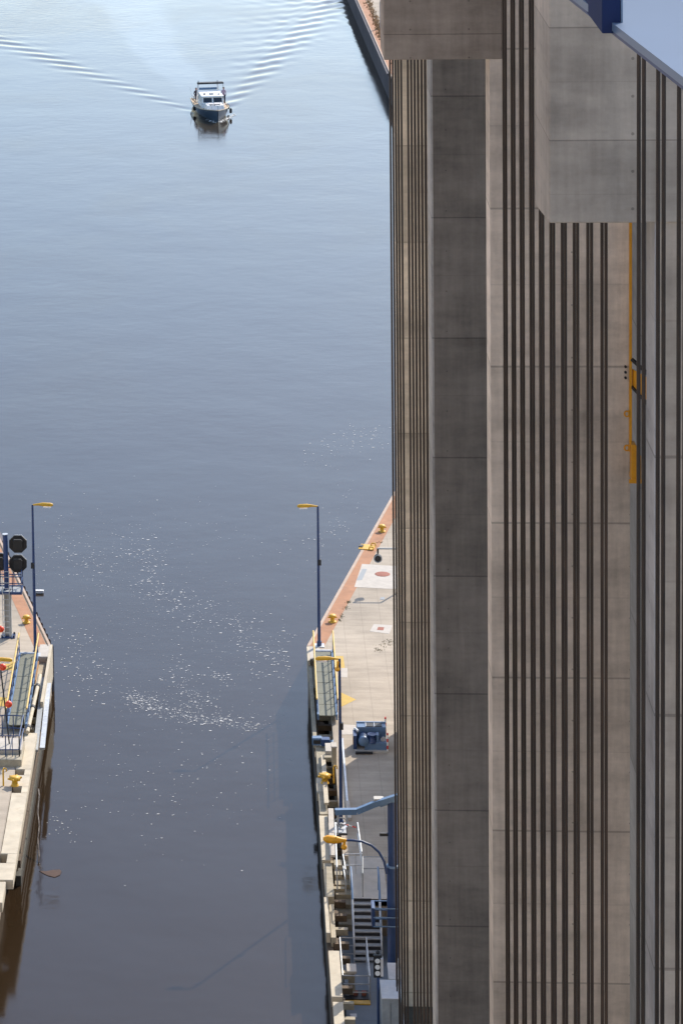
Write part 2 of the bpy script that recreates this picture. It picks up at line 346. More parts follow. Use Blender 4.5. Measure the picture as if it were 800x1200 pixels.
# red coping bands along the open edges: sheets 4 mm proud, with a pale edge strip
def strip(name, pts, wd, z0, z1, m, side, off=0.0):
    """band of width wd beside the polyline, on its land side"""
    b = MB(); P2 = [Vector(p) for p in pts]; n = len(P2); A = []; B = []
    for i, p in enumerate(P2):
        t = (P2[min(i+1, n-1)]-P2[max(i-1, 0)]).normalized(); nn = Vector((t.y, -t.x))*side
        A.append(p+nn*off); B.append(p+nn*(off+wd))
    vs = [(p.x, p.y, z1) for p in A]+[(p.x, p.y, z1) for p in B]+[(p.x, p.y, z0) for p in A]+[(p.x, p.y, z0) for p in B]
    fs = []
    for i in range(n-1):
        q = (i, i+1, n+i+1, n+i); fs += [q if side < 0 else q[::-1], (2*n+i, 2*n+i+1, i+1, i), (n+i, n+i+1, 3*n+i+1, 3*n+i)]
    fs += [(0, n, 3*n, 2*n), (n-1, 2*n-1, 4*n-1, 3*n-1)]
    return b.add(vs, fs).build(name, m)
e1 = eR[:3]
tag(strip('coping', e1, .72, Q-.02, Q+.006, M['coping'], 1, .14), kind='structure')
tag(strip('coping_edge', e1, .16, Q-.35, Q+.012, M['copedge'], 1, -.02), kind='structure')
e2 = [eR[3], eR[4], eR[5], far]
tag(strip('coping', e2, .9, Q-.02, Q+.006, M['coping'], 1, .1), kind='structure')
tag(strip('coping_edge', e2, .11, Q-.2, Q+.012, M['copedge'], 1, -.02), kind='structure')
e3 = [eL[0], eL[1], Lfar]
tag(strip('coping', e3, .66, Q-.02, Q+.006, M['coping'], -1, .22), kind='structure')
tag(strip('coping_edge', e3, .12, Q-.3, Q+.012, M['copedge'], -1, -.02), kind='structure')
tag(strip('coping_edge', e3, .05, Q-.3, Q+.03, M['timber'], -1, .12), kind='structure')
# sheet piling under the far quay: trapezoid corrugation
def piling(pts, side, label):
    b = MB(); P2 = [Vector(p) for p in pts]; line = []
    for i in range(len(P2)-1):
        t = P2[i+1]-P2[i]; L_ = t.length; t.normalize(); nn = Vector((t.y, -t.x))*-side; s_ = 0
        while s_ < L_:
            for a, o_ in ((0, .04), (.3, .04), (.42, .22), (.72, .22)): 
                if s_+a*1.0 < L_: line.append(P2[i]+t*(s_+a)+nn*o_)
            s_ += .84
    n = len(line); b.add([(p.x, p.y, Q-.22) for p in line]+[(p.x, p.y, -2) for p in line], [(i, i+1, n+i+1, n+i) for i in range(n-1)])
    b.bar((*P2[1], Q-.3), (*P2[-1], Q-.3), .5, .3)
    return tag(b.build('sheet_pile_wall', M['piling']), label, 'wall')
piling(e2, 1, 'dark grey sheet pile wall under the far quay coping beside the upper pylon head')
piling(e3, -1, 'steel piling under the left quay edge, facing away behind the signal mast')
# slabs, covers and painted marks on the right quay (sheets stacked 4 mm apart)
def sheet(name, pix, z, m, label=None, cat=None, kind=None, grow=.03):
    pts = [P(x, y) for x, y in pix]; c = sum(pts, Vector())/len(pts); b = MB()
    b.prism([(p.x-c.x, p.y-c.y) for p in pts], -grow, 0); o = b.build(name, m, loc=(c.x, c.y, z)); return tag(o, label, cat, None, kind)
sheet('concrete_slab', [(424,661),(470,664),(470,691),(415,688)], Q+.008, M['slab'], 'pale concrete slab inset in the paving around the red manhole cover', 'slab')
def disc(name, px, py, r, z, m, label, cat, hub=None):
    c = P(px, py); b = MB(); b.lathe([(r, -.03), (r, 0), (r*.93, .006), (0.01, .006)], n=28); o = b.build(name, m, loc=(c.x, c.y, z)); return tag(o, label, cat)
disc('manhole_cover', 448, 673, .42, Q+.012, M['manhole'], 'round rusty red manhole cover in the pale slab on the right quay', 'manhole cover')
sheet('drain_grate', [(424.5,667),(430,667),(424,680),(417.5,680)], Q+.012, M['grate'], 'narrow grey drain grating beside the red manhole cover', 'grating')
sheet('concrete_slab', [(438,731.5),(460,733),(456,743),(433,740)], Q+.008, M['slab'], 'small pale slab framing the square hatch near the ropes', 'slab')
sheet('access_hatch', [(443,735),(450,735.5),(449,739),(441.5,738.5)], Q+.014, M['manhole'], 'small brown square hatch in the middle of the small pale slab', 'hatch')
sheet('drain_cover', [(446,700),(451,700),(450,703),(445,703)], Q+.012, M['grate'], 'tiny dark drain cover between the two pale slabs', 'drain')
def mark(pix, m, z=Q+.006): return sheet('painted_marking', pix, z, m, kind='structure')
mark([(391,769),(402,769),(404,783),(393,783)], M['paleyellow'])
mark([(398,811),(417,820),(399,829)], M['paleyellow'])
mark([(398,783),(407,783),(407,794),(398,794)], M['slab'])
mark([(398,849),(417,850),(415,861),(398,861)], M['slab'])
mark([(2,775),(25,776),(21,786),(-3,785)], M['paleyellow'])
mark([(-4,817),(12,818),(8,828),(-6,828)], M['paleyellow'])

# ------------------------------------------------------------------ the lift's pylons
XR = 5.6; XPY = 5.75
def pylon(loc, label, m):
    return thing('concrete_pylon', loc, label, 'pylon', 'concrete pylons of the lift')
def jz(row, px, Y): return U(px, row, Y=Y).z
# 0: farthest pylon
Y0 = 117.0; x0 = U(465.2, 300, Y=Y0).x
c0 = concrete('pylon_concrete_bounce_warm', (.68,.53,.375), jz(340, 474, Y0)-1.89, 3.78, seed=3)  # pale warm colour stands in for bounce off the sunlit quay
t = pylon((x0+1.5, Y0, 0), 'farthest beige concrete pylon behind the thin ropes at the end of the row', None)
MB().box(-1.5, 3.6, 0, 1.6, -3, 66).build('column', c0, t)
# unseen block behind it, added to cast the shadow on the right quay
tw = thing('shade_block', (12.4, 134, 0), 'unseen concrete block added behind the pylons to shade the right quay', 'tower')
MB().box(-3.6, 4, -10, 12.2, Q-.1, 9.9).build('wall', c0, tw)
# 1: pylon with the shade of its slot put into a dark colour
Y1 = U(505.6, 300, X=XPY).y; Y1b = U(501.2, 300, X=XPY).y
c1 = concrete('pylon_concrete_shaded', (.165,.142,.122), jz(606, 540, Y1)-1.89, 3.78, seed=11)
c1s = concrete('pylon_concrete_lit_side', (.36,.345,.33), jz(606, 540, Y1)-1.89, 3.78, seed=12)  # lighter copy of the same concrete, light on the side face put into colour
t = pylon((XPY+1.2, Y1, 0), 'concrete pylon coloured dark for shade and pale on its lit narrow side, left of the tall wall of ropes', None)
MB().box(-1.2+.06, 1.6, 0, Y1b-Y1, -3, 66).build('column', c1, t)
MB().box(-1.2, -1.14, .02, Y1b-Y1-.02, -3, 66).build('lit_side', c1s, t)
# 2: pylon behind the middle ropes
Y2 = U(574.3, 300, X=XPY).y; Y2b = U(569.6, 300, X=XPY).y; x2r = U(738, 420, Y=Y2).x
c2 = concrete('pylon_concrete_bounce_lift', (.67,.59,.515), jz(704, 640, Y2)-1.89, 3.78, seed=23)  # colour raised to stand in for missing bounce light
t = pylon((XPY+1.5, Y2, 0), 'broad concrete pylon behind the ten middle rope pairs, its square head reaching left', None)
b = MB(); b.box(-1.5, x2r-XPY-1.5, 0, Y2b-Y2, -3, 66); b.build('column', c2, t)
hx = U(449.5, 40, Y=Y2-.03).x; hz = U(500, 69.5, Y=Y2-.03).z
c2h = concrete('pylon_head_shaded', (.33,.28,.24), hz+1.6-1.0, 2.0, seed=31)  # darker than its column, shade under the roof put into the colour
b = MB(); b.box(hx-XPY-1.5, U(588, 40, Y=Y2-.03).x-XPY-1.5, -.03, Y2b-Y2+.6, hz, 66); b.build('head', c2h, t, bevel=.02)
# inner shaft wall at its right side
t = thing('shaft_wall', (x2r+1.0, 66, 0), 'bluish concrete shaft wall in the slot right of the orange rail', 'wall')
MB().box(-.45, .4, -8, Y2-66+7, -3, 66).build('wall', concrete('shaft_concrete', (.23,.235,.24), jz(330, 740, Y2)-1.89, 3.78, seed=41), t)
# 3: nearest pylon
Y3 = U(767.3, 300, X=XPY).y; Y3b = U(757, 300, X=XPY).y
c3 = concrete('pylon_concrete_near', (.42,.345,.28), jz(382, 780, Y3)-1.89, 3.78, seed=53)
c3s = concrete('pylon_concrete_near_side', (.36,.34,.33), jz(382, 780, Y3)-1.89, 3.78, seed=54)  # bluer copy for the side face, its light put into the colour
t = pylon((XPY+1.5, Y3, 0), 'nearest concrete pylon at the right edge with a deep block head under the blue girder', None)
MB().box(-1.44, 3, 0, Y3b-Y3, -3, 66).build('column', c3, t)
MB().box(-1.5, -1.44, .02, Y3b-Y3-.02, -3, 66).build('lit_side', c3s, t)
Yh = Y3-.04; hxl = U(643.5, 200, Y=Yh).x; hzb = U(700, 261, Y=Yh).z; Yhb = U(627, 200, X=hxl).y; hzk = U(627, 240, X=hxl).z
c3h = concrete('near_head_concrete', (.43,.365,.305), jz(98, 690, Yh)-.8, 1.6, seed=61)
ox, oy = XPY+1.5, Y3
b = MB(); xr_ = 3.0
vs = [(hxl-ox, Yh-oy, hzb), (xr_, Yh-oy, hzb), (xr_, Yhb-oy, hzk), (hxl-ox, Yhb-oy, hzk)]
b.add(vs+[(x, y, 66) for x, y, z in vs], [(0,3,2,1),(4,5,6,7),(0,1,5,4),(1,2,6,5),(2,3,7,6),(3,0,4,7)])
b.build('head', c3h, t, bevel=.02)
# right behind: machine hall over the pylons (overhead, shades them)
mh = thing('machine_hall', (10, 70, 61.5), 'machine hall on top of the pylons above the ropes', 'building')
MB().box(-6.5, 8, -32, 40, .6, 7).build('wall', M['girder'], mh)

# ------------------------------------------------------------------ wire ropes in pairs
ORD = 'first second third fourth fifth sixth seventh eighth ninth tenth eleventh'.split()
far_px = [458.4, 461.5, 464.7, 467.9, 471.4]; far2_px = [479.2, 483.1, 487.0, 491.0, 495.1, 499.2]
mid_px = [593, 602.6, 612.6, 624, 635.2, 647.6, 661, 675, 691, 707.6]; near_px = [750.7, 773.4, 797.9]
def rope_mesh(name, x, y, z0, z1):
    me_ = name
rope_me = None
def put_rope(Y, rx, label, grp):
    global rope_me
    if rope_me is None:
        b = MB(); n = 6
        b.tube([(0,0,-2.4+i*(66+2.4)/6) for i in range(7)], .028, 8)
        o = b.build('wire_rope', M['rope'], loc=(rx, Y, 0)); rope_me = o.data
    else:
        o = bpy.data.objects.new('wire_rope', rope_me); C.objects.link(o); o.location = (rx, Y, 0)
    return tag(o, label, 'wire rope', 'wire ropes of the lift hanging along the pylons')
for grp, pxs, row in (('in the farthest group of five pairs', far_px, 300), ('in the group of six beside the dark pylon', far2_px, 300),
                      ('in the row of ten pairs', mid_px, 650), ('in the near group at the right edge', near_px, 650)):
    for i, px in enumerate(pxs):
        rx = 5.33 if grp.endswith('right edge') else XR; Y = U(px, row, X=rx).y
        of = .26 if px > 560 else .19
        for s_, nm in ((of, 'left'), (-of, 'right')):
            put_rope(Y+s_, rx, f'{nm} rope of the {ORD[i]} pair {grp}', None)

# orange hoist rail on the right edge of the middle pylon
Yo = Y2-.12; q = lambda px, py: U(px, py, Y=Yo)
a = q(738, 300); base = q(738.5, 560)
t = thing('hoist_rail', (a.x, Yo, base.z), 'orange steel hoist rail with brackets and weight box fixed to the pylon edge', 'hoist rail')
zt = q(738, 200).z-base.z; z_ = lambda r: q(738, r).z-base.z
MB().box(-.02, .035, -.08, .06, z_(520), zt).build('rail', M['orange'], t)
b = MB(); b.add([(.05,-.02,z_(432)),(.05,-.02,z_(452)),(.42,-.3,z_(468)),(.42,-.3,z_(440)),(.05,.02,z_(432)),(.05,.02,z_(452)),(.42,-.26,z_(468)),(.42,-.26,z_(440))],
      [(0,1,2,3),(7,6,5,4),(0,4,5,1),(1,5,6,2),(2,6,7,3),(3,7,4,0)]); b.build('arm_plate', M['orange'], t)
b = MB(); b.bar((.03,-.05,z_(420)), (.42,-.3,z_(436)), .08, .06); b.build('strut', M['dark'], t); MB().bar((.03,-.05,z_(452)), (.42,-.3,z_(472)), .06, .05).build('strut', M['dark'], t)
b = MB(); b.prism([(0,0),(.2,0),(.2,.3),(0,.3)], 0, .12)
b.add([(0,-.3,0),(.22,-.3,0),(.22,-.3,z_(530)),(.1,-.3,z_(517)),(0,-.3,z_(517)),(0,.05,0),(.22,.05,0),(.22,.05,z_(530)),(.1,.05,z_(517)),(0,.05,z_(517))],
      [(0,1,2,3,4),(9,8,7,6,5),(0,5,6,1),(1,6,7,2),(2,7,8,3),(3,8,9,4),(4,9,5,0)]); b.build('weight_box', M['orange'], t, bevel=.01)
MB().box(-.06, .25, -.33, -.29, -.03, .06).build('base_plate', M['orange'], t)
for r in (484, 524):
    b = MB(); zc = z_(r)
    b.tube([(-.08+.055*math.cos(k*math.pi/6), -.06, zc+.065*math.sin(k*math.pi/6)) for k in range(13)], .02, 6); b.bar((-.03,-.06,zc+.08),(-.03,-.06,zc-.08), .04); b.build('lug', M['orange'], t)
for r in (430, 436.5, 443):
    MB().lathe([(.03,0),(.03,.06),(.015,.08)], (-.1, .1-.1, z_(r)), 10, 'y').build('bolt', M['dark'], t)

# blue steel girder close to the camera at the top right
zg = 58.2
g1 = U(683, 0, z=zg); g2 = U(800, 90, z=zg); gd = (g2-g1).normalized(); gn = Vector((-gd.y, gd.x, 0))
if gn.x < 0: gn = -gn
A = g1-gd*4; B = g2+gd*5
t = thing('steel_girder', (g1.x, g1.y, zg), 'pale blue painted steel girder cutting across the top right corner', 'girder')
def gp(s_, w_, z_): p = g1+gd*s_+gn*w_; return (p.x-g1.x, p.y-g1.y, z_)
b = MB()
def gbox(b, s0, s1, w0, w1, z0, z1):
    v = [gp(s, w_, z) for z in (z0, z1) for s, w_ in ((s0,w0),(s1,w0),(s1,w1),(s0,w1))]
    return b.add(v, [(0,3,2,1),(4,5,6,7),(0,1,5,4),(1,2,6,5),(2,3,7,6),(3,0,4,7)])
Lg = (g2-g1).length
gbox(MB(), -4, Lg+5, 0, 1.4, -.03, 0).build('flange', M['girder'], t)
gbox(MB(), -4, Lg+5, 1.25, 1.35, -.6, -.031).build('web', M['girder'], t)
gbox(MB(), -4, Lg+5, .004, .01, -.045, -.0301).build('edge_lip', M['blue'], t)
br = U(716, 10, z=zg+.1); s_c = (br-g1).dot(gd)
wr = U(727, 26, z=zg); wl = U(705, 26, z=zg)
b = MB(); c = (wr+wl)/2; hw = (wr.x-wl.x)/2
b.box(c.x-hw-g1.x, c.x+hw-g1.x, c.y-g1.y, c.y+.9-g1.y, -.04, .12); b.build('bracket', mat('deep_blue_paint', (.006,.018,.075), .7, spec=.2), t, bevel=.004)
MB().box(c.x+hw-g1.x+.001, c.x+hw-g1.x+.008, c.y-g1.y, c.y+.9-g1.y, 0, .13).build('bracket_edge', M['midblue'], t)
# the opposite row of pylons, left of the picture: lit by the sun, it throws warm light back
for k, Y in enumerate((Y3, Y2, Y1)):
    t = thing('concrete_pylon', (-13.4, Y, 0), ('near', 'middle', 'far')[k]+' concrete pylon of the opposite row, out of the picture to the left', 'pylon', 'concrete pylons of the lift')
    MB().box(-3, 0, 0, 2, -3, 66).build('column', c2, t); MB().box(-9, -3.01, -14 if k == 0 else -10, 15.6 if k == 0 else 11.4, -3, 66).build('wall', c2, t)  # unbroken wall behind the columns is added to bounce warm light
# out of the picture below and behind the camera: the lift's trough and a portal wall added to bounce sunlight
t = thing('lift_trough', (-3.6, 60, 0), 'pale steel lift trough standing between the pylons below the picture', 'trough')
b = MB(); b.box(-6.4, 6.4, -44, 44, 1, 4.9); b.box(-6.4, -5.9, -44, 44, 4.9, 6.4); b.box(5.9, 6.4, -44, 44, 4.9, 6.4); b.build('tank', M['slab'], t)
t = thing('bounce_wall', (-3, -14, 0), 'unseen concrete portal wall added behind the viewer to bounce sunlight', 'wall')
MB().box(-22, 18, -2, 0, -3, 72).build('wall', c2, t)
#@OBJ

# ------------------------------------------------------------------ quay furniture
def lamp_post(px, py, side, h, label, pole_label=None, lens=True):
    """slim navy post with a yellow lamp head reaching side (-1 left, 1 right)"""
    p = P(px, py); t = thing('street_lamp', (p.x, p.y, Q), label, 'street lamp', 'yellow-headed lamps on the quays')
    MB().tube([(0,0,0),(0,0,.25)], .13, 10).build('base', M['blue'], t)
    MB().tube([(0,0,.2),(0,0,h*.45),(0,0,h)], [.085,.075,.055], 10).build('pole', M['blue'], t)
    MB().box(-.26, .26, -.26, .26, 0, .04).build('foot_plate', M['galv'], t)
    b = MB(); s = side
    b.tube([(0,0,h-.02),(s*.3,0,h+.01),(s*.55,0,h+.01),(s*.95,-.02,h+.0),(s*1.06,-.02,h-.01)], [.035,.06,.10,.095,.05], 10)
    b.build('lamp_head', M['yellow'], t)
    MB().box(s*.75-.2, s*.75+.2, -.09, .06, h-.145, h-.11).build('lens', M['white'], t)
    MB().box(-.07*0+.05*s*-1-.09, .05*s*-1+.09, -.1, .1, h*.58, h*.58+.3, .02).build('junction_box', M['dark'], t)
    return t
lamp_post(374, 757, -1, 7.45, 'street lamp with yellow head facing left at the tip of the right quay')
lp = lamp_post(399.5, 968, -1, 7.7, 'street lamp in front of the blue capstan machine, yellow head over the gangway')
b = MB(); b.tube([(-.06,-.05,7.6),(-.1,-.08,7.35),(-.18,-.1,7.2)], .05, 8).ball((-.1,-.08,7.25), .11, 8); b.build('floodlight', M['orange'], lp)
lamp_post(41.5, 768, 1, 8.0, 'street lamp with yellow head facing right on the left quay, beside the black signal boards')
lp = lamp_post(-9, 968, 1, 7.7, 'street lamp whose yellow head pokes in at the left edge above the gangway')

def bollard(px, py, label, rz=0, s=1.0):
    p = P(px, py); t = thing('bollard', (p.x, p.y, Q+.006), label, 'bollard', 'yellow mooring bollards', rz)
    MB().lathe([(.26,0),(.26,.05),(.2,.07)], n=16).build('base_plate', M['yellow'], t)
    b = MB(); b.lathe([(.17,.03),(.13,.12),(.13,.28),(.22,.36),(.24,.42),(.17,.49),(.02,.51)], n=18); b.tube([(-.3,0,.3),(.3,0,.3)], .045, 8); b.build('post', M['yellow'], t)
    MB().lathe([(.05,0),(.05,.03)], (.2,.2,.02), 8).build('bolt', M['dark'], t)
    t.scale = (s, s, s); return t
bollard(447.5, 623, 'yellow mooring bollard on the right quay, the higher one near the ropes', s=.82)
bollard(389.5, 729, 'yellow mooring bollard on the right quay, the lower one near the tip', s=.82)
bollard(31, 730, 'yellow mooring bollard on the left quay by the signal mast', s=.82)
def edge_bollard(px, py, label):
    p = P(px, py); t = thing('bollard', (p.x, p.y, Q+.01), label, 'bollard', 'yellow edge bollards')
    b = MB(); b.lathe([(.20,0),(.15,.06),(.13,.22),(.25,.33),(.26,.4),(.1,.45)], n=16); b.build('post', M['yellow'], t)
    b = MB()
    for k in range(6):
        a = k*math.pi/3+.3; b.tube([(.12*math.cos(a),.12*math.sin(a),.3),(.33*math.cos(a),.33*math.sin(a),.36)], [.07,.05], 8)
    b.build('horn', M['yellow'], t); return t
edge_bollard(380.5, 918, 'star-shaped yellow bollard on the right guide wall edge')
edge_bollard(17.5, 921, 'star-shaped yellow bollard on the left guide wall edge')
# yellow mooring recess on the right coping
p = P(431.5, 642); dq = (Vector(XY(460,580))-Vector(XY(360,757))).normalized()
t = thing('ladder_head', (p.x, p.y, Q+.01), 'yellow ladder head plate set across the red coping of the right quay', 'ladder head', rz=math.atan2(dq.y, dq.x)-math.pi/2)
MB().box(-.5, .35, -.42, .42, 0, .05).build('plate', M['yellow'], t)
for s_ in (-1, 1): MB().tube([(.1,s_*.34,.04),(.13,s_*.34,.16),(.33,s_*.34,.16),(.36,s_*.34,.04)], .04, 8).build('grab_bar', M['yellow'], t)
MB().box(-.53, -.3, -.18, .18, .055, .1).build('recess', M['dark'], t)
for a, lab in (((442,744,474,645), 0),):
    pass
# dark signal arm coming from behind the ropes
p = P(474, 690); yy = p.y
t = thing('signal_lamp', (p.x, yy, Q), 'dark round signal lamp on a thin grey arm beside the ropes above the pale slab', 'signal lamp')
ql = lambda px, py: U(px, py, Y=yy)-p
ztop = ql(474, 643).z
MB().tube([(0,0,0),(0,0,ztop)], .06, 8).build('post', M['greypaint'], t)
MB().bar((0,0,ztop), (ql(442,643).x,0,ztop), .09, .07).build('arm', M['greypaint'], t)
hx_ = ql(442.5,643).x
MB().bar((hx_,0,ztop), (hx_,0,ztop-.28), .1).build('hanger', M['dark'], t)
b = MB(); zc = ql(442,654).z; b.lathe([(.1,-.1),(.2,-.06),(.22,.05),(.2,.1)], (hx_,0,zc), 16, 'y'); b.build('lamp_body', M['dark'], t)
MB().tube([(hx_+.2*math.cos(k*math.pi/8), -.13, zc+.2*math.sin(k*math.pi/8)) for k in range(17)], .03, 6).build('ring', M['greypaint'], t)

# gangways
def gangway(c0, c1, side, label):
    """c0 far end centre, c1 near end centre, in world xy"""
    a = Vector((*c0, Q)); e = Vector((*c1, Q)); L_ = (a-e).length; ang = math.atan2(a.y-e.y, a.x-e.x)-math.pi/2
    t = thing('gangway', (e.x, e.y, Q+.25), label, 'gangway', 'gangways on the guide walls', ang)
    wd = .40
    b = MB(); n = 6
    for k in range(n): b.box(-wd, wd, k*L_/n+.02, (k+1)*L_/n-.02, .05, .1)
    b.build('deck', M['deckgrey'], t)
    for s in (-1, 1):
        MB().box(s*(wd+.05)-.045, s*(wd+.05)+.045, -.05, L_, -.1, .18).build('side_beam', M['midblue'], t)
        b = MB(); k = 0.3
        while k < L_: b.bar((s*(wd+.07), k, .1), (s*(wd+.09), k, .98), .045); k += 1.15
        b.bar((s*(wd+.08), .1, .55), (s*(wd+.08), L_, .55), .035); b.build('railing', M['blue'], t)
        MB().tube([(s*(wd+.1), -.2, 1.0), (s*(wd+.1), L_*.5, 1.02), (s*(wd+.1), L_+.35, 1.05)], .045, 8).build('handrail', M['handrail'], t)
    MB().lathe([(.12,-wd),(.12,wd)], (0, L_+.05, .05), 10, 'x').build('hinge', M['galv'], t)
    return t
def mid(a, b): return ((a[0]+b[0])/2, (a[1]+b[1])/2)
gangway(mid(XY(370.6,771.5), XY(387,771)), mid(XY(374,848), XY(393.4,846)), 1, 'gangway with grey deck and yellow handrails stowed along the right guide wall')
gangway(mid(XY(26.5,774), XY(41,774)), mid(XY(11,858), XY(29,858)), -1, 'gangway with grey deck and yellow handrails stowed along the left guide wall')

# guide walls: piles, struts and beams
def guide_wall(x, s, segs, label, ylo=-60):
    """channel face at x; s=+1 wall body extends to +X"""
    t = thing('guide_wall', (x, 130, 0), label, 'guide wall')
    lo = lambda a, b: (min(a, b), max(a, b))
    # continuous lower timber walings and algae-dark foot
    for zz, th in ((.2, .5), (1.0, .34), (1.65, .3)):
        b = MB(); x0, x1 = lo(s*.06, s*.3); b.box(x0, x1, ylo, 24.5, zz-th/2, zz+th/2, .02); b.build('waling', M['timber'] if zz > .5 else M['algae'], t)
    rr = random.Random(3 if s > 0 else 4)
    y = ylo+.6
    while y < 24:
        MB().tube([(s*.42, y, -3), (s*.42, y, 1.95)], .2, 10).build('pile', M['timber'], t); y += 2.6
    y = ylo+.3
    while y < 24:
        x0, x1 = lo(s*.3, s*.95); MB().box(x0, x1, y-.12, y+.12, 1.72, 1.98).build('strut', M['timber' if int(y) % 2 else 'weather'], t); y += 1.3
    for (y0, y1, off, wd, z, m) in segs:
        x0, x1 = lo(s*off, s*(off+wd)); b = MB(); yc = 130
        p = [(x0, y0-yc), (x1, y0-yc), (x1, y1-yc), (x0, y1-yc)]
        b.prism([(p[0][0]+.0, p[0][1]), (p[1][0], p[1][1]), (p[2][0], p[2][1]), (p[3][0], p[3][1])], z-.42, z, .02); b.build('fender_beam', m, t)
    return t
Yq = lambda row, z=Q: U(300, row, z=z).y
segsR = [(Yq(860), Yq(762)-.2, .0, .18, 2.35, M['weather']), (Yq(903), Yq(866), .1, .42, 2.4, M['weather']), (Yq(921), Yq(904), .02, .34, 2.32, M['cream']),
         (Yq(949), Yq(922), .08, .34, 2.42, M['weather']), (Yq(1002), Yq(950), .04, .38, 2.4, M['cream']), (Yq(1043), Yq(1004), .1, .36, 2.34, M['weather']),
         (Yq(1087), Yq(1045), .02, .16, 2.4, M['cream']), (Yq(1087), Yq(1048), .22, .2, 2.2, M['weather']), (Yq(1162), Yq(1108), .06, .44, 2.42, M['cream']), (Yq(1262), Yq(1166), .1, .40, 2.36, M['cream'])]
guide_wall(RX, 1, segsR, 'right guide wall of weathered concrete beams on dark timber piles below the gangway')
segsL = [(Yq(905), Yq(862), -.0, .72, Q+.02, M['cream']), (Yq(912), Yq(905), 0, .3, Q+.02, M['cream']), (Yq(925), Yq(912), 0, .72, Q+.02, M['cream']), (Yq(933), Yq(925), 0, .3, Q+.02, M['cream']),
         (Yq(1005), Yq(933), 0, .72, Q+.02, M['cream']), (Yq(1016), Yq(1005), 0, .42, Q+.02, M['cream']), (Yq(1036), Yq(1016), 0, .72, Q+.02, M['cream']), (Yq(1062), Yq(1037), .3, .45, Q-.02, M['cream'])]
guide_wall(LX, -1, segsL, 'left guide wall with sunlit cream beams and square notches above dark timber', 1.6)
# tips of the walls: white end blocks and posts
for sx, X0, nm in ((1, RX, 'right'), (-1, LX, 'left')):
    t = thing('wall_end_block', (X0, tipR.y-.6, 0), f'white concrete end block at the tip of the {nm} guide wall', 'end block')
    lo, hi = sorted((sx*.03, sx*.62)); MB().box(lo, hi, -1.3, .5, 1.2, Q+.02, .03).build('block', M['slab'], t)
    lo, hi = sorted((sx*-.04, sx*.1)); MB().box(lo, hi, -7.5 if sx < 0 else -1.6, .45, .9 if sx < 0 else 1.5, Q+.03, .02).build('white_fender', M['cream'], t)
    lo, hi = sorted((sx*.2, sx*.62)); MB().box(lo, hi, -4.4, -1.35, 1.0, 2.3).build('timber_block', M['weather'], t)
    lo, hi = sorted((sx*.55, sx*.78)); MB().box(lo, hi, -4.2, -1.6, 1.9, 2.5).build('orange_timber', M['orangewood'], t)
# pale pipe and planks along the left wall
a = P(47, 795); b_ = P(32, 862); t = thing('pipe', (b_.x, b_.y, Q+.1), 'thick cream pipe with dark clamps along the left gangway', 'pipe')
v = a-b_; MB().tube([(0,0,.05), tuple(v*.5+Vector((0,0,.05))), (v.x, v.y, .05)], .1, 10).build('tube', M['cream'], t)
for k in (.08, .42, .8): MB().lathe([(.13,-.12),(.13,.12)], (v.x*k, v.y*k, .05), 10, 'y').build('clamp', M['dark'], t)
a = P(51, 795, 2.3); b_ = P(41.5, 880, 2.3)
for k, (o_, lab) in enumerate(((0, 'grey steel plank beside the cream pipe on the left guide wall'), (.3, 'paler steel plank nearest the water on the left guide wall'))):
    b = MB(); v = a-b_; b.bar((0,0,0), (v.x, v.y-k*1.0, 0), .24, .1); tag(b.build('plank', M['galv'] if k else M['greypaint'], loc=(b_.x+o_, b_.y+k*.4, 2.3-.06*k)), lab, 'plank')
# hanging chain and a brown patch, part debris and part painted reflection, by the left wall
c = U(46, 1000, z=.02)
b = MB(); pts = [U(45+math.sin(k*1.3)*.8, 925+k*7.2, z=1.9*max(0, 1-k/12.)+.01) for k in range(13)]; o0 = pts[-1].copy()
b.tube([tuple(p-o0) for p in pts], [.05 if k % 2 else .032 for k in range(13)], 6); tag(b.build('chain', M['rope'], loc=o0), 'rusty dark chain hanging into the water from the left guide wall', 'chain')
def debris_patch(pix, label, m):
    pts = [U(x, y, z=.012) for x, y in pix]; c = sum(pts, Vector())/len(pts); b = MB(); b.prism([(p.x-c.x, p.y-c.y) for p in pts], -.02, .01); tag(b.build('debris_reflection', m, loc=(c.x, c.y, .012)), label, 'floating patch')
debris_patch([(46,1021),(50,1023.5),(56,1026.5),(64,1028.5),(70,1026),(72,1022),(70,1019.5),(62,1020),(54,1021.5)], 'brown patch of debris and painted reflection at the end of the chain by the left wall', M['debris_patch'])

# signal mast on the left quay
p = P(10, 746); yy = p.y; qs = lambda px, py: U(px, py, Y=yy)-p
t = thing('signal_mast', (p.x, p.y, Q), 'signal mast on the left quay with navy platform carrying black octagonal boards', 'signal mast')
zpl = qs(10, 691).z; ztp = qs(8, 627).z
b = MB(); 
for s in (-1, 1): b.box(s*.17-.02, s*.17+.02, -.18, .18, .06, zpl)
b.box(-.15, .15, -.02, .02, .06, zpl); b.build('column', M['cabinet'], t)
MB().box(-.36, .36, -.3, .3, 0, .06).build('base_plate', M['blue'], t)
for sx in (-1, 1):
    for sy in (-1, 1): MB().lathe([(.05,0),(.05,.1)], (sx*.29, sy*.24, .05), 8).build('bolt', M['dark'], t)
MB().tube([(-.05,.1,zpl),(-.08,.1,ztp)], .13, 12).build('mast_tube', M['blue'], t)
MB().lathe([(.15,0),(.15,.03)], (-.08,.1,ztp), 12).build('cap', M['galv'], t)
b = MB(); b.box(-1.6, .72, -.5, .55, zpl-.05, zpl); b.build('platform', M['greypaint'], t)
b = MB()
for y0 in (-.5, .55): b.bar((-1.6, y0, zpl-.02), (.78, y0, zpl-.02), .07, .14)
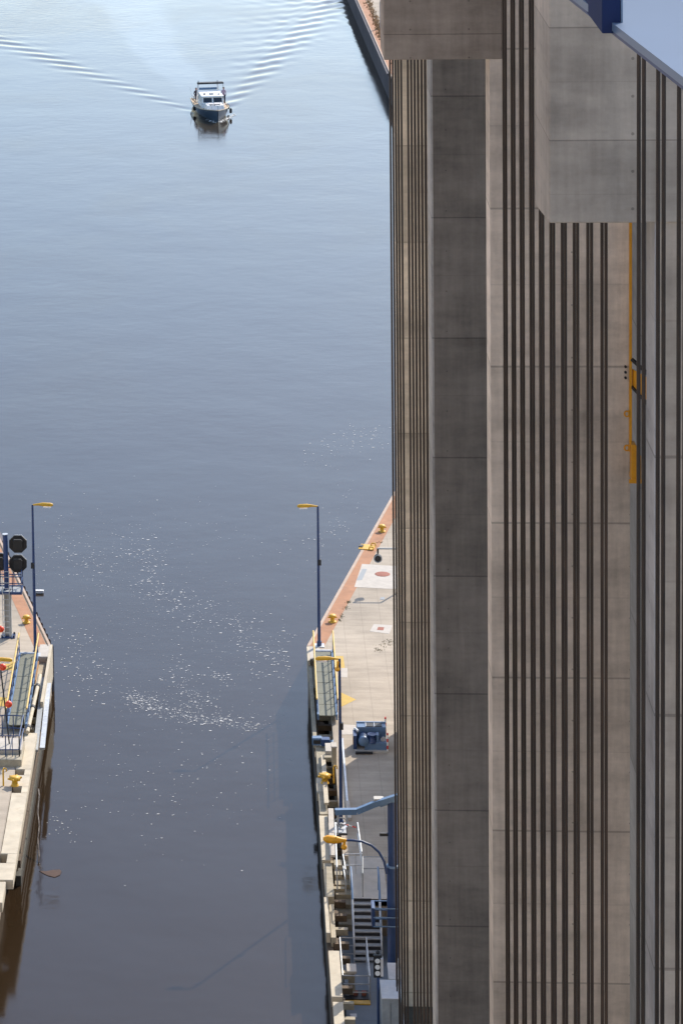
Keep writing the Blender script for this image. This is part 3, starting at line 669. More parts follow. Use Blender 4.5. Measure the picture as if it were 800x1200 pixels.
b.bar((.75, -.5, zpl-.02), (.75, .55, zpl-.02), .07, .14); b.build('platform_edge', M['blue'], t)
b = MB()
for hh in (.5, 1.0):
    for y0 in (-.5, .55): b.bar((-1.6, y0, zpl+hh), (.78, y0, zpl+hh), .045)
    b.bar((.76, -.5, zpl+hh), (.76, .55, zpl+hh), .045)
for x_ in (-1.2, -.4, .3, .76):
    for y0 in (-.5, .55): b.bar((x_, y0, zpl), (x_, y0, zpl+1.0), .045)
b.build('railing', M['blue'], t)
b = MB()
for s in (-1, 1): b.bar((-.05+s*.18, -.56, 0.2), (-.05+s*.18, -.56, zpl+1.2), .035)
z0 = .4
while z0 < zpl+1.2: b.bar((-.23, -.56, z0), (.13, -.56, z0), .03); z0 += .3
b.build('ladder', M['galv'], t)
def octo(cx, cz):
    b = MB(); r = .5
    pr = [(cx+r*math.cos(math.pi/8+k*math.pi/4), cz+r*math.sin(math.pi/8+k*math.pi/4)) for k in range(8)]
    n = 8; b.add([(x, .3, z) for x, z in pr]+[(x, .42, z) for x, z in pr], [list(range(8)), list(range(8, 16))[::-1]]+[(i, i+n, (i+1)%n+n, (i+1)%n) for i in range(8)])
    o = b.build('signal_board', M['black'], t)
    MB().box(cx-.24, cx+.24, .12, .3, cz-.24, cz+.24, .02).build('lamp_housing', M['black'], o)
    b = MB(); b.bar((cx-.2, .1, cz+.3), (cx+.2, .1, cz+.3), .12, .05); b.build('hood', M['dark'], o)
    MB().tube([(cx+r*1.0*math.cos(math.pi/8+k*math.pi/4), .43, cz+r*1.0*math.sin(math.pi/8+k*math.pi/4)) for k in (0,1,2)], .014, 6).build('edge_trim', M['white'], o)
for (px_, py_) in ((20.5,640),(20.5,663),(-1.5,661)):
    v = qs(px_, py_); octo(v.x, v.z)
# navy railings on the left quay
def rail_frame(name, pix_base, h, bars, mat_, label, cat='railing', z=Q, uprights=True):
    pts = [P(x, y, z) for x, y in pix_base]; c = pts[0]; t = thing(name, (c.x, c.y, z), label, cat)
    b = MB()
    for p in pts: b.bar((p.x-c.x, p.y-c.y, 0), (p.x-c.x, p.y-c.y, h), .05)
    b.build('post', mat_, t) if len(pts) == 1 else b.build('posts', mat_, t).__setitem__('kind', 'stuff')
    for k in range(bars):
        hh = h*(1-k/ bars) if bars > 1 else h
        b = MB(); b.tube([(p.x-c.x, p.y-c.y, hh) for p in pts], .03, 6); b.build('rail', mat_, t)
    return t
def fence(pix, h, nb, m, label, z=Q, vbars=0, r=.028):
    pts = [P(x, y, z) for x, y in pix]; c = pts[0]; t = thing('railing', (c.x, c.y, z), label, 'railing')
    for p in pts: MB().bar((p.x-c.x, p.y-c.y, 0), (p.x-c.x, p.y-c.y, h), r*1.8).build('post', m, t)
    for k in range(nb):
        MB().tube([(p.x-c.x, p.y-c.y, h*(nb-k)/nb) for p in pts], r, 6).build('rail', m, t)
    for i in range(len(pts)-1):
        for k in range(1, vbars+1):
            p = pts[i].lerp(pts[i+1], k/(vbars+1)); MB().bar((p.x-c.x, p.y-c.y, .1), (p.x-c.x, p.y-c.y, h), .03).build('baluster', m, t)
    return t
fence([(-14,868),(3,868),(16,868),(28,869)], 1.25, 2, M['blue'], 'navy railing across the near end of the left gangway')
fence([(-14,895),(7,895),(23,895)], 1.35, 2, M['blue'], 'navy railing at the left edge nearer than the gangway end', vbars=1)
fence([(28,869),(23,895)], 1.3, 2, M['blue'], 'short navy side railing joining the two left railings')
p = P(6, 889); t = thing('step_block', (p.x, p.y, Q), 'low concrete step behind the navy railing on the left quay', 'step')
MB().box(-1.6, .85, -1.0, 1.2, 0, .35, .02).build('block', M['weather'], t); MB().box(-1.6, .8, -.3, 1.15, .35, .55, .02).build('upper_step', M['slab'], t)
for (px_, py_, m, lab) in ((4, 915, 'yellow', 'small yellow hook post on the left quay beside the star-shaped bollard'), (391, 912, 'yellow', 'small yellow hook post beside the star-shaped bollard on the right guide wall')):
    p = P(px_, py_+6); t = thing('hook_post', (p.x, p.y, Q), lab, 'hook post'); MB().tube([(0,0,0),(0,0,.75),(.05,0,.85)], .04, 8).build('post', M[m], t); MB().tube([(.05,0,.85),(.15,0,.8),(.15,0,.68)], .03, 6).build('hook', M[m], t)
# lifebuoy-red floats on leaning dark poles
def float_pole(top, bot, balls, label):
    a = P(*bot); yy = a.y; e = U(*top, Y=yy)-a; t = thing('marker_pole', (a.x, a.y, Q), label, 'marker pole')
    MB().tube([(0,0,0), (e.x, 0, e.z)], .035, 8).build('pole', M['dark'], t)
    for bx, by in balls:
        v = U(bx, by, Y=yy)-a; MB().ball((v.x, -.05, v.z), .17, 12).build('ball', M['buoyred'], t)
float_pole((0, 778), (12.5, 885), [(3.4, 781.5), (10.2, 825)], 'leaning dark pole with two red balls in front of the left gangway')
float_pole((-3, 715), (-1, 775), [(1.2, 737)], 'dark pole with one red ball at the left edge by the signal mast')
t = None
# ------------------------------------------------------------------ right quay machinery
p = P(433, 876); t = thing('capstan_winch', (p.x, p.y, Q), 'blue electric capstan winch on a steel base standing on the right quay', 'winch')
MB().box(-.72, .82, -.7, .75, 0, .1, .02).build('base_frame', M['cabinet'], t)
MB().box(-.25, .78, -.55, -.05, .1, .45, .02).build('gearbox', M['midblue'], t)
MB().box(-.6, .78, .1, .68, .1, .95, .03).build('housing', M['midblue'], t)
for x_ in (.02, .42): 
    f = MB().box(x_-.17, x_+.17, .14, .6, .95, .98).build('vent', M['dark'], t)
    MB().box(x_-.2, x_-.17, .12, .62, .95, .99).build('frame', M['galv'], f)
MB().box(-.6, .78, .6, .7, .95, 1.0).build('top_rail', M['midblue'], t)
MB().lathe([(.01,-.05),(.2,-.05),(.24,0),(.24,.75),(.2,.8)], (-.3,-.55,.5), 20, 'y').build('motor', M['midblue'], t)
b = MB()
for k in range(7): b.lathe([(.252,0),(.252,.03)], (-.3,-.4+k*.09,.5), 20, 'y')
b.build('cooling_fins', M['blue'], t)
MB().lathe([(.26,0),(.26,.1),(.18,.16),(.16,.3),(.22,.36),(.22,.4)], (.1,-.35,.4), 20).build('capstan_drum', M['blue'], t)
MB().box(.3, .42, -.5, -.1, .45, .8, .01).build('bracket', M['midblue'], t)
MB().lathe([(.12,0),(.12,.06),(.05,.1)], (.62,-.4,.55), 12, 'y').build('hand_wheel', M['galv'], t)
MB().box(-.78, -.62, -.5, .3, .1, .75, .01).build('side_cover', M['blue'], t)
MB().box(-.8, -.7, -.45, -.2, .3, .6).build('warning_lamp', M['orangewood'], t)
MB().tube([(-.7,.3,.8),(-.62,.1,.86),(-.55,-.1,.84)], .05, 8).build('hose', M['white'], t)
MB().box(-.7, .1, -.9, -.75, .02, .1).build('step', M['dark'], t)
for px_, py_, lab in ((451.5, 863, 'farther'), (454, 882, 'nearer')):
    p = P(px_, py_); o = thing('marker_post', (p.x, p.y, Q), f'{lab} red and white banded post at the corner of the blue winch', 'marker post', 'red and white posts by the winch')
    for k in range(5): MB().tube([(0,0,k*.17),(0,0,k*.17+.169)], .04, 8).build('band', M['white' if k % 2 == 0 else 'red'], o)
    MB().tube([(0,0,.85),(0,0,.95)], .045, 8).build('tip', M['red'], o)
# blue mooring hook unit on the guide wall
p = P(376, 870); t = thing('mooring_hook', (p.x, p.y, Q-.1), 'blue mooring hook unit on the right guide wall below the gangway end', 'mooring hook')
MB().box(-.42, .05, -.15, .2, 0, .35, .03).build('hook_block', M['midblue'], t); MB().box(.0, .42, -.25, .15, 0, .32, .03).build('housing', M['blue'], t)
MB().box(-.36, -.02, -.17, -.1, .08, .26, .01).build('slot', M['dark'], t); MB().tube([(.4,-.2,.2),(.55,-.3,.3),(.5,-.45,.2)], .05, 8).build('shackle', M['midblue'], t)
p = P(386, 884); t = thing('stone_bench', (p.x, p.y, Q), 'pinkish concrete block standing on end beside the mooring hook', 'block'); MB().box(-.2, .15, -.5, .5, 0, .35, .02).build('block', M['slab'], t); MB().box(-.3, .25, -.9, -.5, 0, .2, .02).build('foot', M['weather'], t)
p = P(391, 896); t = thing('concrete_post', (p.x, p.y, Q), 'short square concrete post with a white cap left of the lamp post', 'post'); MB().box(-.1, .12, -.25, .25, 0, .9, .02).build('post', M['weather'], t); MB().box(-.13, .15, -.28, .28, .9, .97, .02).build('cap', M['slab'], t)
# pale kerb and cable duct beside the lamp
def long_bar(name, pa, pb, wd, h, m, label, cat, z=Q):
    a = P(*pa, z); b_ = P(*pb, z); b = MB(); v = b_-a; b.bar((0,0,h/2), (v.x, v.y, h/2), wd, h); o = b.build(name, m, loc=(a.x, a.y, z)); return tag(o, label, cat)
long_bar('kerb', (382.5,944), (378.5,888), .2, .12, M['cream'], 'pale narrow kerb under the star-shaped bollard on the right', 'kerb')
long_bar('kerb', (389.5,1005), (387.5,950), .24, .1, M['slab'], 'pale kerb leading down to the concrete steps', 'kerb')
long_bar('cable_duct', (407,944), (401,868), .09, .12, M['galv'], 'white cable duct running beside the tall lamp post', 'duct')
long_bar('cable_duct', (409.5,962), (407.3,942), .16, .14, M['slab'], 'broader end piece of the white cable duct', 'duct')
for k, (px_, py_) in enumerate(((404,975),)):
    p = P(px_, py_); t = thing('hatch_frame', (p.x, p.y, Q), 'dark steel hatch frame beside the foot of the tall lamp post', 'hatch'); MB().box(-.55, .1, -.35, .35, 0, .06).build('frame', M['dark'], t); MB().box(-.5, .05, -.3, .3, .061, .08).build('cover', M['galv'], t)

# concrete steps down, landing, steel stairs, lower deck
Lz = .98; xs0 = P(391, 1003).x; xs1 = P(413, 1003).x; ys0 = YS
t = thing('concrete_steps', (xs0, ys0, 0), 'brownish concrete steps going down beside the right guide wall', 'steps')
for k in range(7): MB().box(0, xs1-xs0, -(k+1)*.55, -k*.55, 0, Q-(k+1)*.19, .01).build('step', M['weather'], t)
lx0 = P(411, 1040).x; ly0 = P(430, 1054).y
tl = thing('landing', (lx0, ly0, 0), 'pale landing slab at the head of the grey steel stairs', 'landing'); lyT = P(430, 1004).y
MB().box(0, 1.5, 0, lyT-ly0, Q-.3, Q+.02, .01).build('slab', M['slab'], tl)
quay('lower_deck', [(inR-.25, 95), (5.74, 95), (5.74, ys0-.6), (inR-.25, ys0-.6)], -3, Lz, M['floorblue'], (5, 120))
ts = thing('steel_stairs', (lx0, ly0, 0), 'grey steel stairs with pale tread edges leading down from the landing', 'stairs')
for k in range(9):
    z = Q-.1-k*.175; w_ = .82 if k < 3 else 1.12; y1 = -k*.27
    st = MB().box(.04, w_, y1-.27, y1, z-.04, z).build('tread', M['greypaint'], ts); MB().box(.04, w_, y1-.285, y1-.26, z-.05, z+.015).build('nosing', M['galv'], st)
    MB().box(.05, w_-.01, y1-.03, y1-.01, z, z+.13).build('riser', M['dark'], ts)
for x_, ww in ((0, 0), (1.14, 1)):
    MB().bar((x_, .1, Q-.1), (x_, -9*.27-.1, Lz+.1), .05, .26).build('stringer', M['galv'], ts)
    MB().tube([(x_, .9, Q+1.0), (x_, 0, Q+1.0), (x_, -1.0, Q+.42)], .04, 8).build('handrail', M['midblue'], ts)
    MB().tube([(x_, -1.0, Q+.42), (x_, -9*.27, Lz+1.0), (x_, -9*.27-.1, Lz)], .035, 8).build('lower_rail', M['galv'], ts)
    for yv, zb, zt_ in ((.85, Q, Q+1), (0, Q, Q+1), (-1.2, Q-.8, Q+.3)): MB().bar((x_, yv, zb), (x_, yv, zt_), .04).build('baluster', M['midblue'], ts)
fence([(393,990),(395,1043)], 1.0, 2, M['galv'], 'white pipe handrail down the left side of the concrete steps')
fence([(419,990),(424,1025)], 1.0, 2, M['galv'], 'white pipe handrail from the red and white pole down to the landing')
fence([(402,1028),(424,1027)], 1.0, 2, M['galv'], 'pale railing along the far side of the landing, left part', vbars=2)
fence([(402,1028),(405,1046)], 1.0, 2, M['galv'], 'short pale railing turning towards the steel stairs')
fence([(425,1032),(452,1032)], 1.05, 2, M['greypaint'], 'grey square railing panel behind the landing beside the crane post', vbars=0)
fence([(425,1032),(425,1052)], 1.05, 2, M['greypaint'], 'grey side railing of the landing left of the crane post')
p = P(396, 975); yy = p.y
t = thing('barrier_pole', (P(399,969).x-.1, P(399,969).y-.3, Q), 'pink and white barrier pole pointing right from the lamp foot', 'barrier')
e = U(417, 970, Y=t.location.y)-t.location; e0 = U(399, 965, Y=t.location.y)-t.location
for k in range(4):
    a = e0.lerp(e, k/4); c = e0.lerp(e, (k+1)/4); MB().tube([tuple(a), tuple(c)], .03, 8).build('band', M['white' if k % 2 == 0 else 'red'], t)
MB().tube([(e0.x, 0, 0), (e0.x, 0, e0.z)], .05, 8).build('post', M['greypaint'], t)
MB().tube([(e0.x+.27*math.cos(k*math.pi/6), -.1, e0.z+.1+.2*math.sin(k*math.pi/6)) for k in range(13)], .03, 6).build('hoop', M['greypaint'], t)

# blue crane post with folded arm, bent lamp tube and cage
p = P(461, 1141, 2.0); yy = p.y; q = lambda px, py, dy=0: U(px, py, Y=yy+dy)-Vector((p.x, p.y, 0))
t = thing('davit_crane', (p.x, p.y, 0), 'navy davit crane post with a bent grey-blue arm reaching left by the ropes', 'crane')
ztop = q(460, 938).z; zm = q(460, 1015).z
MB().tube([(0,0,.9),(0,0,zm)], .24, 16).build('lower_column', M['blue'], t)
MB().tube([(0,0,zm),(0,0,ztop)], .19, 16).build('upper_column', M['blue'], t)
MB().lathe([(.26,0),(.26,.06),(.2,.08)], (0,0,zm-.03), 16).build('flange', M['midblue'], t)
MB().lathe([(.24,0),(.24,.07),(.12,.13),(.1,.16)], (0,0,ztop), 16).build('cap', M['midblue'], t)
b = MB(); P1 = [q(466,934,-.2), q(452,938.5,-.2), q(440,942,-.2), q(418,951,-.2), q(392.5,951.5,-.2)]
for i in range(4): b.bar(tuple(P1[i]), tuple(P1[i+1]), .2, .22)
b.build('arm', M['midblue'], t)
v = q(441, 930, -.1); MB().box(-.75, -.35, -.2, .12, ztop-.02, ztop+.12, .02).build('winch_cover', M['cabinet'], t); MB().bar((-.5,-.1,ztop-.2), (-.1,0,ztop-.1), .1).build('winch_bracket', M['midblue'], t)
MB().bar(tuple(P1[4]+Vector((.1,0,0))), tuple(P1[4]+Vector((.1,0,-.95))), .07).build('hoist_line', M['galv'], t)
v = q(447, 978); MB().box(v.x-.08, -.15, -.06, .06, v.z-.06, v.z+.06).build('cleat', M['dark'], t)
# cage around the post
zc0 = q(460, 1082).z; zc1 = q(460, 1061).z
for k, z in enumerate((zc0, (zc0+zc1)/2, zc1)):
    b = MB(); x0_, x1_ = q(437,1070).x, q(469,1070).x
    b.tube([(x0_,-.35,z),(x1_,-.35,z),(x1_,.35,z),(x0_,.35,z),(x0_,-.35,z)], .03, 6); b.build('cage_rail', M['midblue'], t)
MB().box(q(435,1070).x, q(439,1070).x, -.36, .36, zc0-.02, zc1+.02).build('cage_plate', M['blue'], t)
for x_ in (x1_, q(446,1070).x): MB().bar((x_,-.35,zc0), (x_,-.35,zc1), .03).build('cage_bar', M['midblue'], t)
# bent lamp
b = thing('bent_lamp', (p.x, p.y, 0), 'orange-yellow lamp head on a curved navy tube growing from the crane post', 'lamp')
cv = [q(453,1024,-.2), q(450,1010,-.2), q(444,999,-.2), q(435,991,-.2), q(424,986.5,-.2), q(412,985,-.2), q(404,985,-.2)]
MB().tube([tuple(v) for v in cv], .05, 8).build('tube', M['blue'], b)
hh = [q(406,985,-.2), q(400,985,-.2), q(392,984.5,-.2), q(383,983.5,-.2), q(378.5,983,-.2)]
MB().tube([tuple(v) for v in hh], [.05,.1,.17,.16,.06], 10).build('lamp_head', M['orange'], b)
v0, v1 = q(403.5,986,-.25), q(403,993,-.25)
MB().tube([tuple(v0), tuple(v1)], .06, 8).ball(tuple(v1), .12, 8).build('floodlight', M['orange'], b)

# lower deck: cage, yellow edge, signal lamp, cabinets
PL = lambda x, y: P(x, y, Lz)
c = PL(418, 1178); t = thing('guard_cage', (c.x, c.y, Lz), 'pale tubular guard cage over a machinery pit with a yellow front edge', 'guard cage')
x0_, x1_ = PL(402,1178).x-c.x, PL(434,1178).x-c.x; yb = PL(418, 1128).y-c.y
MB().box(x0_, x1_, -.02, .3, .0, .05).build('yellow_edge', M['yellow'], t)
MB().box(x0_+.05, x1_-.05, .32, 1.1, 0, .08).build('pit', M['dark'], t)
for k in range(3):
    MB().lathe([(.1,0),(.1,.14)], (x0_+.2+k*.33, .7, .08), 10).build('pit_valve', M['manhole'] if k else M['greypaint'], t)
for k, hh in enumerate((.35, .7, 1.05)):
    MB().tube([(x0_,.35,hh),(x1_,.35,hh),(x1_,yb,hh),(x0_,yb,hh),(x0_,.35,hh)], .028, 6).build('rail', M['galv'], t)
for x_ in (x0_, x1_):
    for y_ in (.35, yb*.5, yb): MB().bar((x_,y_,0), (x_,y_,1.05), .05).build('post', M['galv'], t)
c = PL(412, 1166); t = thing('concrete_pillar', (c.x, c.y, Lz), 'small grey pillar standing inside the guard cage', 'pillar')
MB().box(-.13, .13, -.2, .2, 0, 1.05, .02).build('pillar', M['weather'], t); MB().box(-.2, .2, -.35, .35, 1.05, 1.15, .02).build('cap', M['slab'], t)
c = PL(414, 1191); MB; sh = MB(); sh.box(-.13,.13,-.15,.15,0,.02); tag(sh.build('floor_cover', M['cabinettop'], loc=(c.x, c.y, Lz)), 'small pale cover plate in the blue-grey lower deck', 'cover plate')
c = PL(397, 1090); sh = MB(); sh.box(-.13,.13,-.25,.25,0,.02); tag(sh.build('floor_cover', M['cabinettop'], loc=(c.x, c.y, Lz)), 'small pale cover plate beside the left foot of the steel stairs', 'cover plate')
c = PL(443.5, 1225); yy = c.y; q = lambda px, py: U(px, py, Y=yy)-Vector((c.x, c.y, Lz))
t = thing('signal_light', (c.x, c.y, Lz), 'signal light with dark hoods and shiny lenses on a navy post at the bottom', 'signal light')
z0, z1 = q(442, 1146).z, q(442, 1120).z
MB().tube([(0,0,0),(0,0,z0)], .055, 8).build('post', M['blue'], t)
MB().box(-.17, .16, -.02, .16, z0, z1, .02).build('housing', M['dark'], t)
MB().box(.1, .2, -.12, .12, z0+.1, z1-.1).build('side_plate', M['cabinettop'], t)
for k, zz in enumerate((z0+.2, (z0+z1)/2, z1-.2)):
    ln = MB().lathe([(.1,0),(.1,.02),(.03,.06)], (-.02, -.08, zz), 12, 'y').build('lens', M['white'], t); MB().lathe([(.13,-.05),(.12,.0)], (-.02,-.02, zz+.02), 12, 'y').build('hood', M['dark'], ln)
MB().ball((0,.05,z1+.1), .08, 8).build('top_lamp', M['dark'], t)
def cab(tx0, tx1, row0, row1, ztopv, label, stripe=False):
    a = P(tx0, row1, ztopv); b_ = P(tx1, row0, ztopv); t = thing('control_cabinet', (a.x, a.y, 0), label, 'cabinet')
    MB().box(0, b_.x-a.x, 0, b_.y-a.y, -.5, ztopv-.03).build('body', M['greypaint'], t); MB().box(-.02, b_.x-a.x+.02, -.03, b_.y-a.y+.02, ztopv-.03, ztopv, .005).build('lid', M['cabinettop'], t)
    MB().bar(((b_.x-a.x)*.5, -.012, 0), ((b_.x-a.x)*.5, -.012, ztopv-.2), .012).build('door_gap', M['dark'], t); return t
cab(447.5, 465, 1149, 1170, 3.3, 'grey control cabinet with pale lid at the bottom right beside the ropes')
cab(456, 468, 1129, 1147, 2.9, 'lower pale cabinet tucked behind the grey control cabinet')
fence([(467,1149),(469,1175),(471,1200),(473,1230)], .9, 1, M['galv'], 'pale guard rail between the grey cabinet and the ropes', z=2.4)
# rope pit wall under the far ropes, its dark colour stands in for shadow
MBp = MB(); MBp.box(0, 1.3, -22, -.2, -3, 1.9); tag(MBp.build('pit_wall', M['algae'], loc=(5.95, YP, 0)), 'dark wet wall of the rope pit under the thin ropes', 'wall')
for k, (a, b_) in enumerate((((352,1018),(371,1020)),)):
    pass
# far quay: lamp post stub, dry weeds, ladder
p = P(446, 33); t = thing('quay_post', (p.x, p.y, Q), 'grey post standing on the far quay left of the pylon head', 'post')
MB().box(-.12, .12, -.1, .1, 0, 3.2).build('post', M['greypaint'], t); MB().box(-.2, .2, -.2, .2, 0, .05).build('foot_plate', M['galv'], t)
b = MB(); rr = random.Random(5)
fl = [Vector(XY(427,0)), Vector(XY(436,22)), Vector(XY(444,44)), Vector(XY(458,74))]
for _ in range(700):
    i = rr.choice((0,0,1,1,1,2)); v = fl[i].lerp(fl[i+1], rr.random()); x = v.x+rr.gauss(.0,.22)+.35; y = v.y+rr.gauss(0,.4)
    h_ = rr.uniform(.08,.3); a = rr.uniform(0,6.3); l = .1
    b.add([(x-l*math.cos(a), y-l*math.sin(a), Q), (x+l*math.cos(a), y+l*math.sin(a), Q), (x+rr.uniform(-.1,.1), y+rr.uniform(-.1,.1), Q+h_)], [(0,1,2)])
tag(b.build('dry_weeds', mat('dry_weeds', (.36,.22,.11), .9, 0, .4, 6)), 'dry brown weeds growing behind the coping of the far quay', 'weeds', kind='stuff')
b = MB()
for _ in range(260):
    sp = rr.choice([(405,712,3,2),(400,722,2,2),(408,706,2,1.5),(398,727,1.5,1.5),(452,756,8,2.5),(444,762,5,2),(455,752,5,2),(445,636,3,1.5)])
    v = P(rr.gauss(sp[0],sp[2]*.6), rr.gauss(sp[1],sp[3]*.6)); a = rr.uniform(0,6.3); l = .03; h_ = rr.uniform(.02,.06)
    b.add([(v.x-l*math.cos(a), v.y-l*math.sin(a), Q), (v.x+l*math.cos(a), v.y+l*math.sin(a), Q), (v.x+.03, v.y, Q+h_)], [(0,1,2)])
tag(b.build('moss', mat('moss', (.17,.16,.08), .9, 0, .4, 6)), 'tufts of moss in the joints of the right quay', 'moss', kind='stuff')

# ------------------------------------------------------------------ the boat
bt = thing('motor_yacht', (BOAT.x, BOAT.y, 0), 'dark blue and white motor yacht with radar arch sailing towards the lift', 'boat', rz=math.pi+.148)
def hull_section(y):
    u = (y+4.9)/9.8
    hb = 1.72*min(1, (.90+.22*min(u/.35, 1)*.5))*(1-max(0, (u-.45)/.55)**2.3)
    sh = .82+.42*max(0, (u-.35)/.65)**1.6; return hb, sh
b = MB(); ys_ = [-4.9+9.8*k/22 for k in range(23)]; rows = []
for y in ys_:
    hb, sh = hull_section(y); hb = max(hb, .03); fl_ = .82-.25*max(0, (y-1)/4)
    rows.append([(-hb, y, sh), (-hb*.97, y, sh*.6), (-hb*fl_, y-.1*(y > 3), .05), (-hb*.5, y-.3*(y > 3), -.4), (hb*.5, y-.3*(y > 3), -.4), (hb*fl_, y-.1*(y > 3), .05), (hb*.97, y, sh*.6), (hb, y, sh)])
vs = [p for r_ in rows for p in r_]; n = 8
fs = [(i*n+k, i*n+k+1, (i+1)*n+k+1, (i+1)*n+k) for i in range(22) for k in range(7)]
b.add(vs, fs, True); b.add(rows[0], [list(range(8))]); b.build('hull', M['hull'], bt)
b = MB(); L1 = []; R1 = []
for y in ys_:
    hb, sh = hull_section(y); L1.append((-max(hb,.03)+.04, y, sh-.06)); R1.append((max(hb,.03)-.04, y, sh-.06))
b.add(L1+R1, [(i, 23+i, 24+i, i+1) for i in range(22)]); b.build('deck', M['teak'], bt)
b = MB(); pl = [(-max(hull_section(y)[0],.03), y, hull_section(y)[1]) for y in ys_]; pr = [(-x, y, z) for x, y, z in pl]
b.tube(pl+pr[::-1], .055, 6); b.build('rub_rail', M['cream'], bt)
b = MB(); pl2 = [(x*.96, y, z+.5) for x, y, z in pl[12:]]; b.tube(pl2+[(-x, y, z) for x, y, z in pl2[::-1]], .022, 6); b.build('bow_rail', M['galv'], bt)
for x, y, z in pl2[::2]:
    for s in (-1, 1): MB().bar((s*x, y, z-.5), (s*x, y, z), .03).build('stanchion', M['galv'], bt)
# cabin: fore trunk, wheelhouse with windows, roof
def slopebox(b, x0, x1, y0, y1, z0, z1, fy=.25, fx=.1, by=.0):
    return b.add([(x0,y0,z0),(x1,y0,z0),(x1,y1,z0),(x0,y1,z0),(x0+fx,y0+by,z1),(x1-fx,y0+by,z1),(x1-fx,y1-fy,z1),(x0+fx,y1-fy,z1)], [(0,3,2,1),(4,5,6,7),(0,1,5,4),(1,2,6,5),(2,3,7,6),(3,0,4,7)])
slopebox(MB(), -.98, .98, 1.2, 3.3, .9, 1.42, .35, .14).build('fore_cabin', M['white'], bt, bevel=.03)
ft = MB().box(-.62, .0, 1.5, 2.3, 1.42, 1.47, .01).build('hatch', M['cabinettop'], bt); MB().box(.15, .62, 1.5, 2.2, 1.42, 1.46, .01).build('hatch', M['cabinettop'], bt)
b = MB()
for x_ in (-.45, .05, .5): b.bar((x_, 3.0, 1.42), (x_, 2.4, 1.44), .05)
b.bar((-.5, 2.7, 1.47), (.55, 2.7, 1.47), .05); b.build('deck_gear', M['dark'], bt)
wh = slopebox(MB(), -1.18, 1.18, -2.0, 1.25, .85, 2.0, .4, .12).build('wheelhouse', M['white'], bt, bevel=.03)
for (xa, xb) in ((-.98, -.08), (.08, .98)):
    b = MB(); y_ = lambda z: 1.26-.4*(z-.85)/1.15+.004
    b.add([(xa, y_(1.42), 1.42), (xb, y_(1.42), 1.42), (xb*.97, y_(1.86), 1.86), (xa*.97, y_(1.86), 1.86)]+[(xa, y_(1.42)-.03, 1.42), (xb, y_(1.42)-.03, 1.42), (xb*.97, y_(1.86)-.03, 1.86), (xa*.97, y_(1.86)-.03, 1.86)], [(3,2,1,0),(4,5,6,7),(0,1,5,4),(1,2,6,5),(2,3,7,6),(3,0,4,7)])
    b.build('window', M['glass'], bt)
for s in (-1, 1):
    for ya, yb in ((-1.7,-.7), (-.55,.6)):
        b = MB(); xo = lambda z: s*(1.185-.12*(z-.85)/1.15)
        b.add([(xo(1.35), ya, 1.35), (xo(1.35), yb, 1.35), (xo(1.8), yb, 1.8), (xo(1.8), ya, 1.8)]+[(xo(1.35)-s*.03, ya, 1.35), (xo(1.35)-s*.03, yb, 1.35), (xo(1.8)-s*.03, yb, 1.8), (xo(1.8)-s*.03, ya, 1.8)], [(0,1,2,3),(7,6,5,4),(0,4,5,1),(1,5,6,2),(2,6,7,3),(3,7,4,0)]); b.build('window', M['glass'], bt)
MB().box(-1.16, 1.16, -2.1, 1.1, 2.0, 2.08, .05).build('roof', M['white'], bt)
MB().box(-.2, .2, -.2, .3, 2.08, 2.2, .03).build('roof_hatch', M['greypaint'], bt); MB().ball((.75,.2,2.16), .1, 8).build('horn', M['dark'], bt); MB().ball((-.7,.4,2.14), .08, 8).build('searchlight', M['dark'], bt)
# radar arch with dark folded canopy
for s in (-1, 1):
    b = MB(); b.bar((s*1.2, -2.6, .85), (s*1.0, -2.5, 2.8), .22, .12); b.build('arch_leg', M['white'], bt)
    MB().bar((s*1.0, -2.5, 2.8), (s*1.0, -2.5, 3.1), .08).build('antenna', M['greypaint'], bt)
MB().box(-1.65, 1.1, -2.9, -2.3, 2.72, 2.88, .05).build('folded_canopy', M['dark'], bt)
MB().tube([(-1.6,-2.6,.85),(-1.62,-2.6,2.75)], .03, 6).build('canopy_pole', M['galv'], bt)
MB().box(-.95, .95, -2.5, -2.47, 2.1, 2.35).build('instrument_panel', M['midblue'], bt)
MB().box(-1.3, 1.3, -4.7, -2.8, .8, .86).build('cockpit_floor', M['teak'], bt); MB().box(-1.3, 1.3, -4.75, -4.3, .86, 1.2, .03).build('stern_bench', M['white'], bt)
MB().tube([(1.3,1.4,1.0),(1.5,1.6,.95)], .03, 6).build('line', M['white'], bt)
for i, (x_, y_) in enumerate(((-1.78,1.6),(-1.84,-.6),(1.72,-.5))):
    MB().lathe([(.03,0),(.13,.06),(.14,.4),(.1,.5),(.03,.55)], (x_, y_, .3), 10).build('fender', M['dark'], bt)
MB().tube([(1.4,-4.6,.8),(1.55,-4.9,2.0)], .025, 6).build('flagstaff', M['white'], bt)
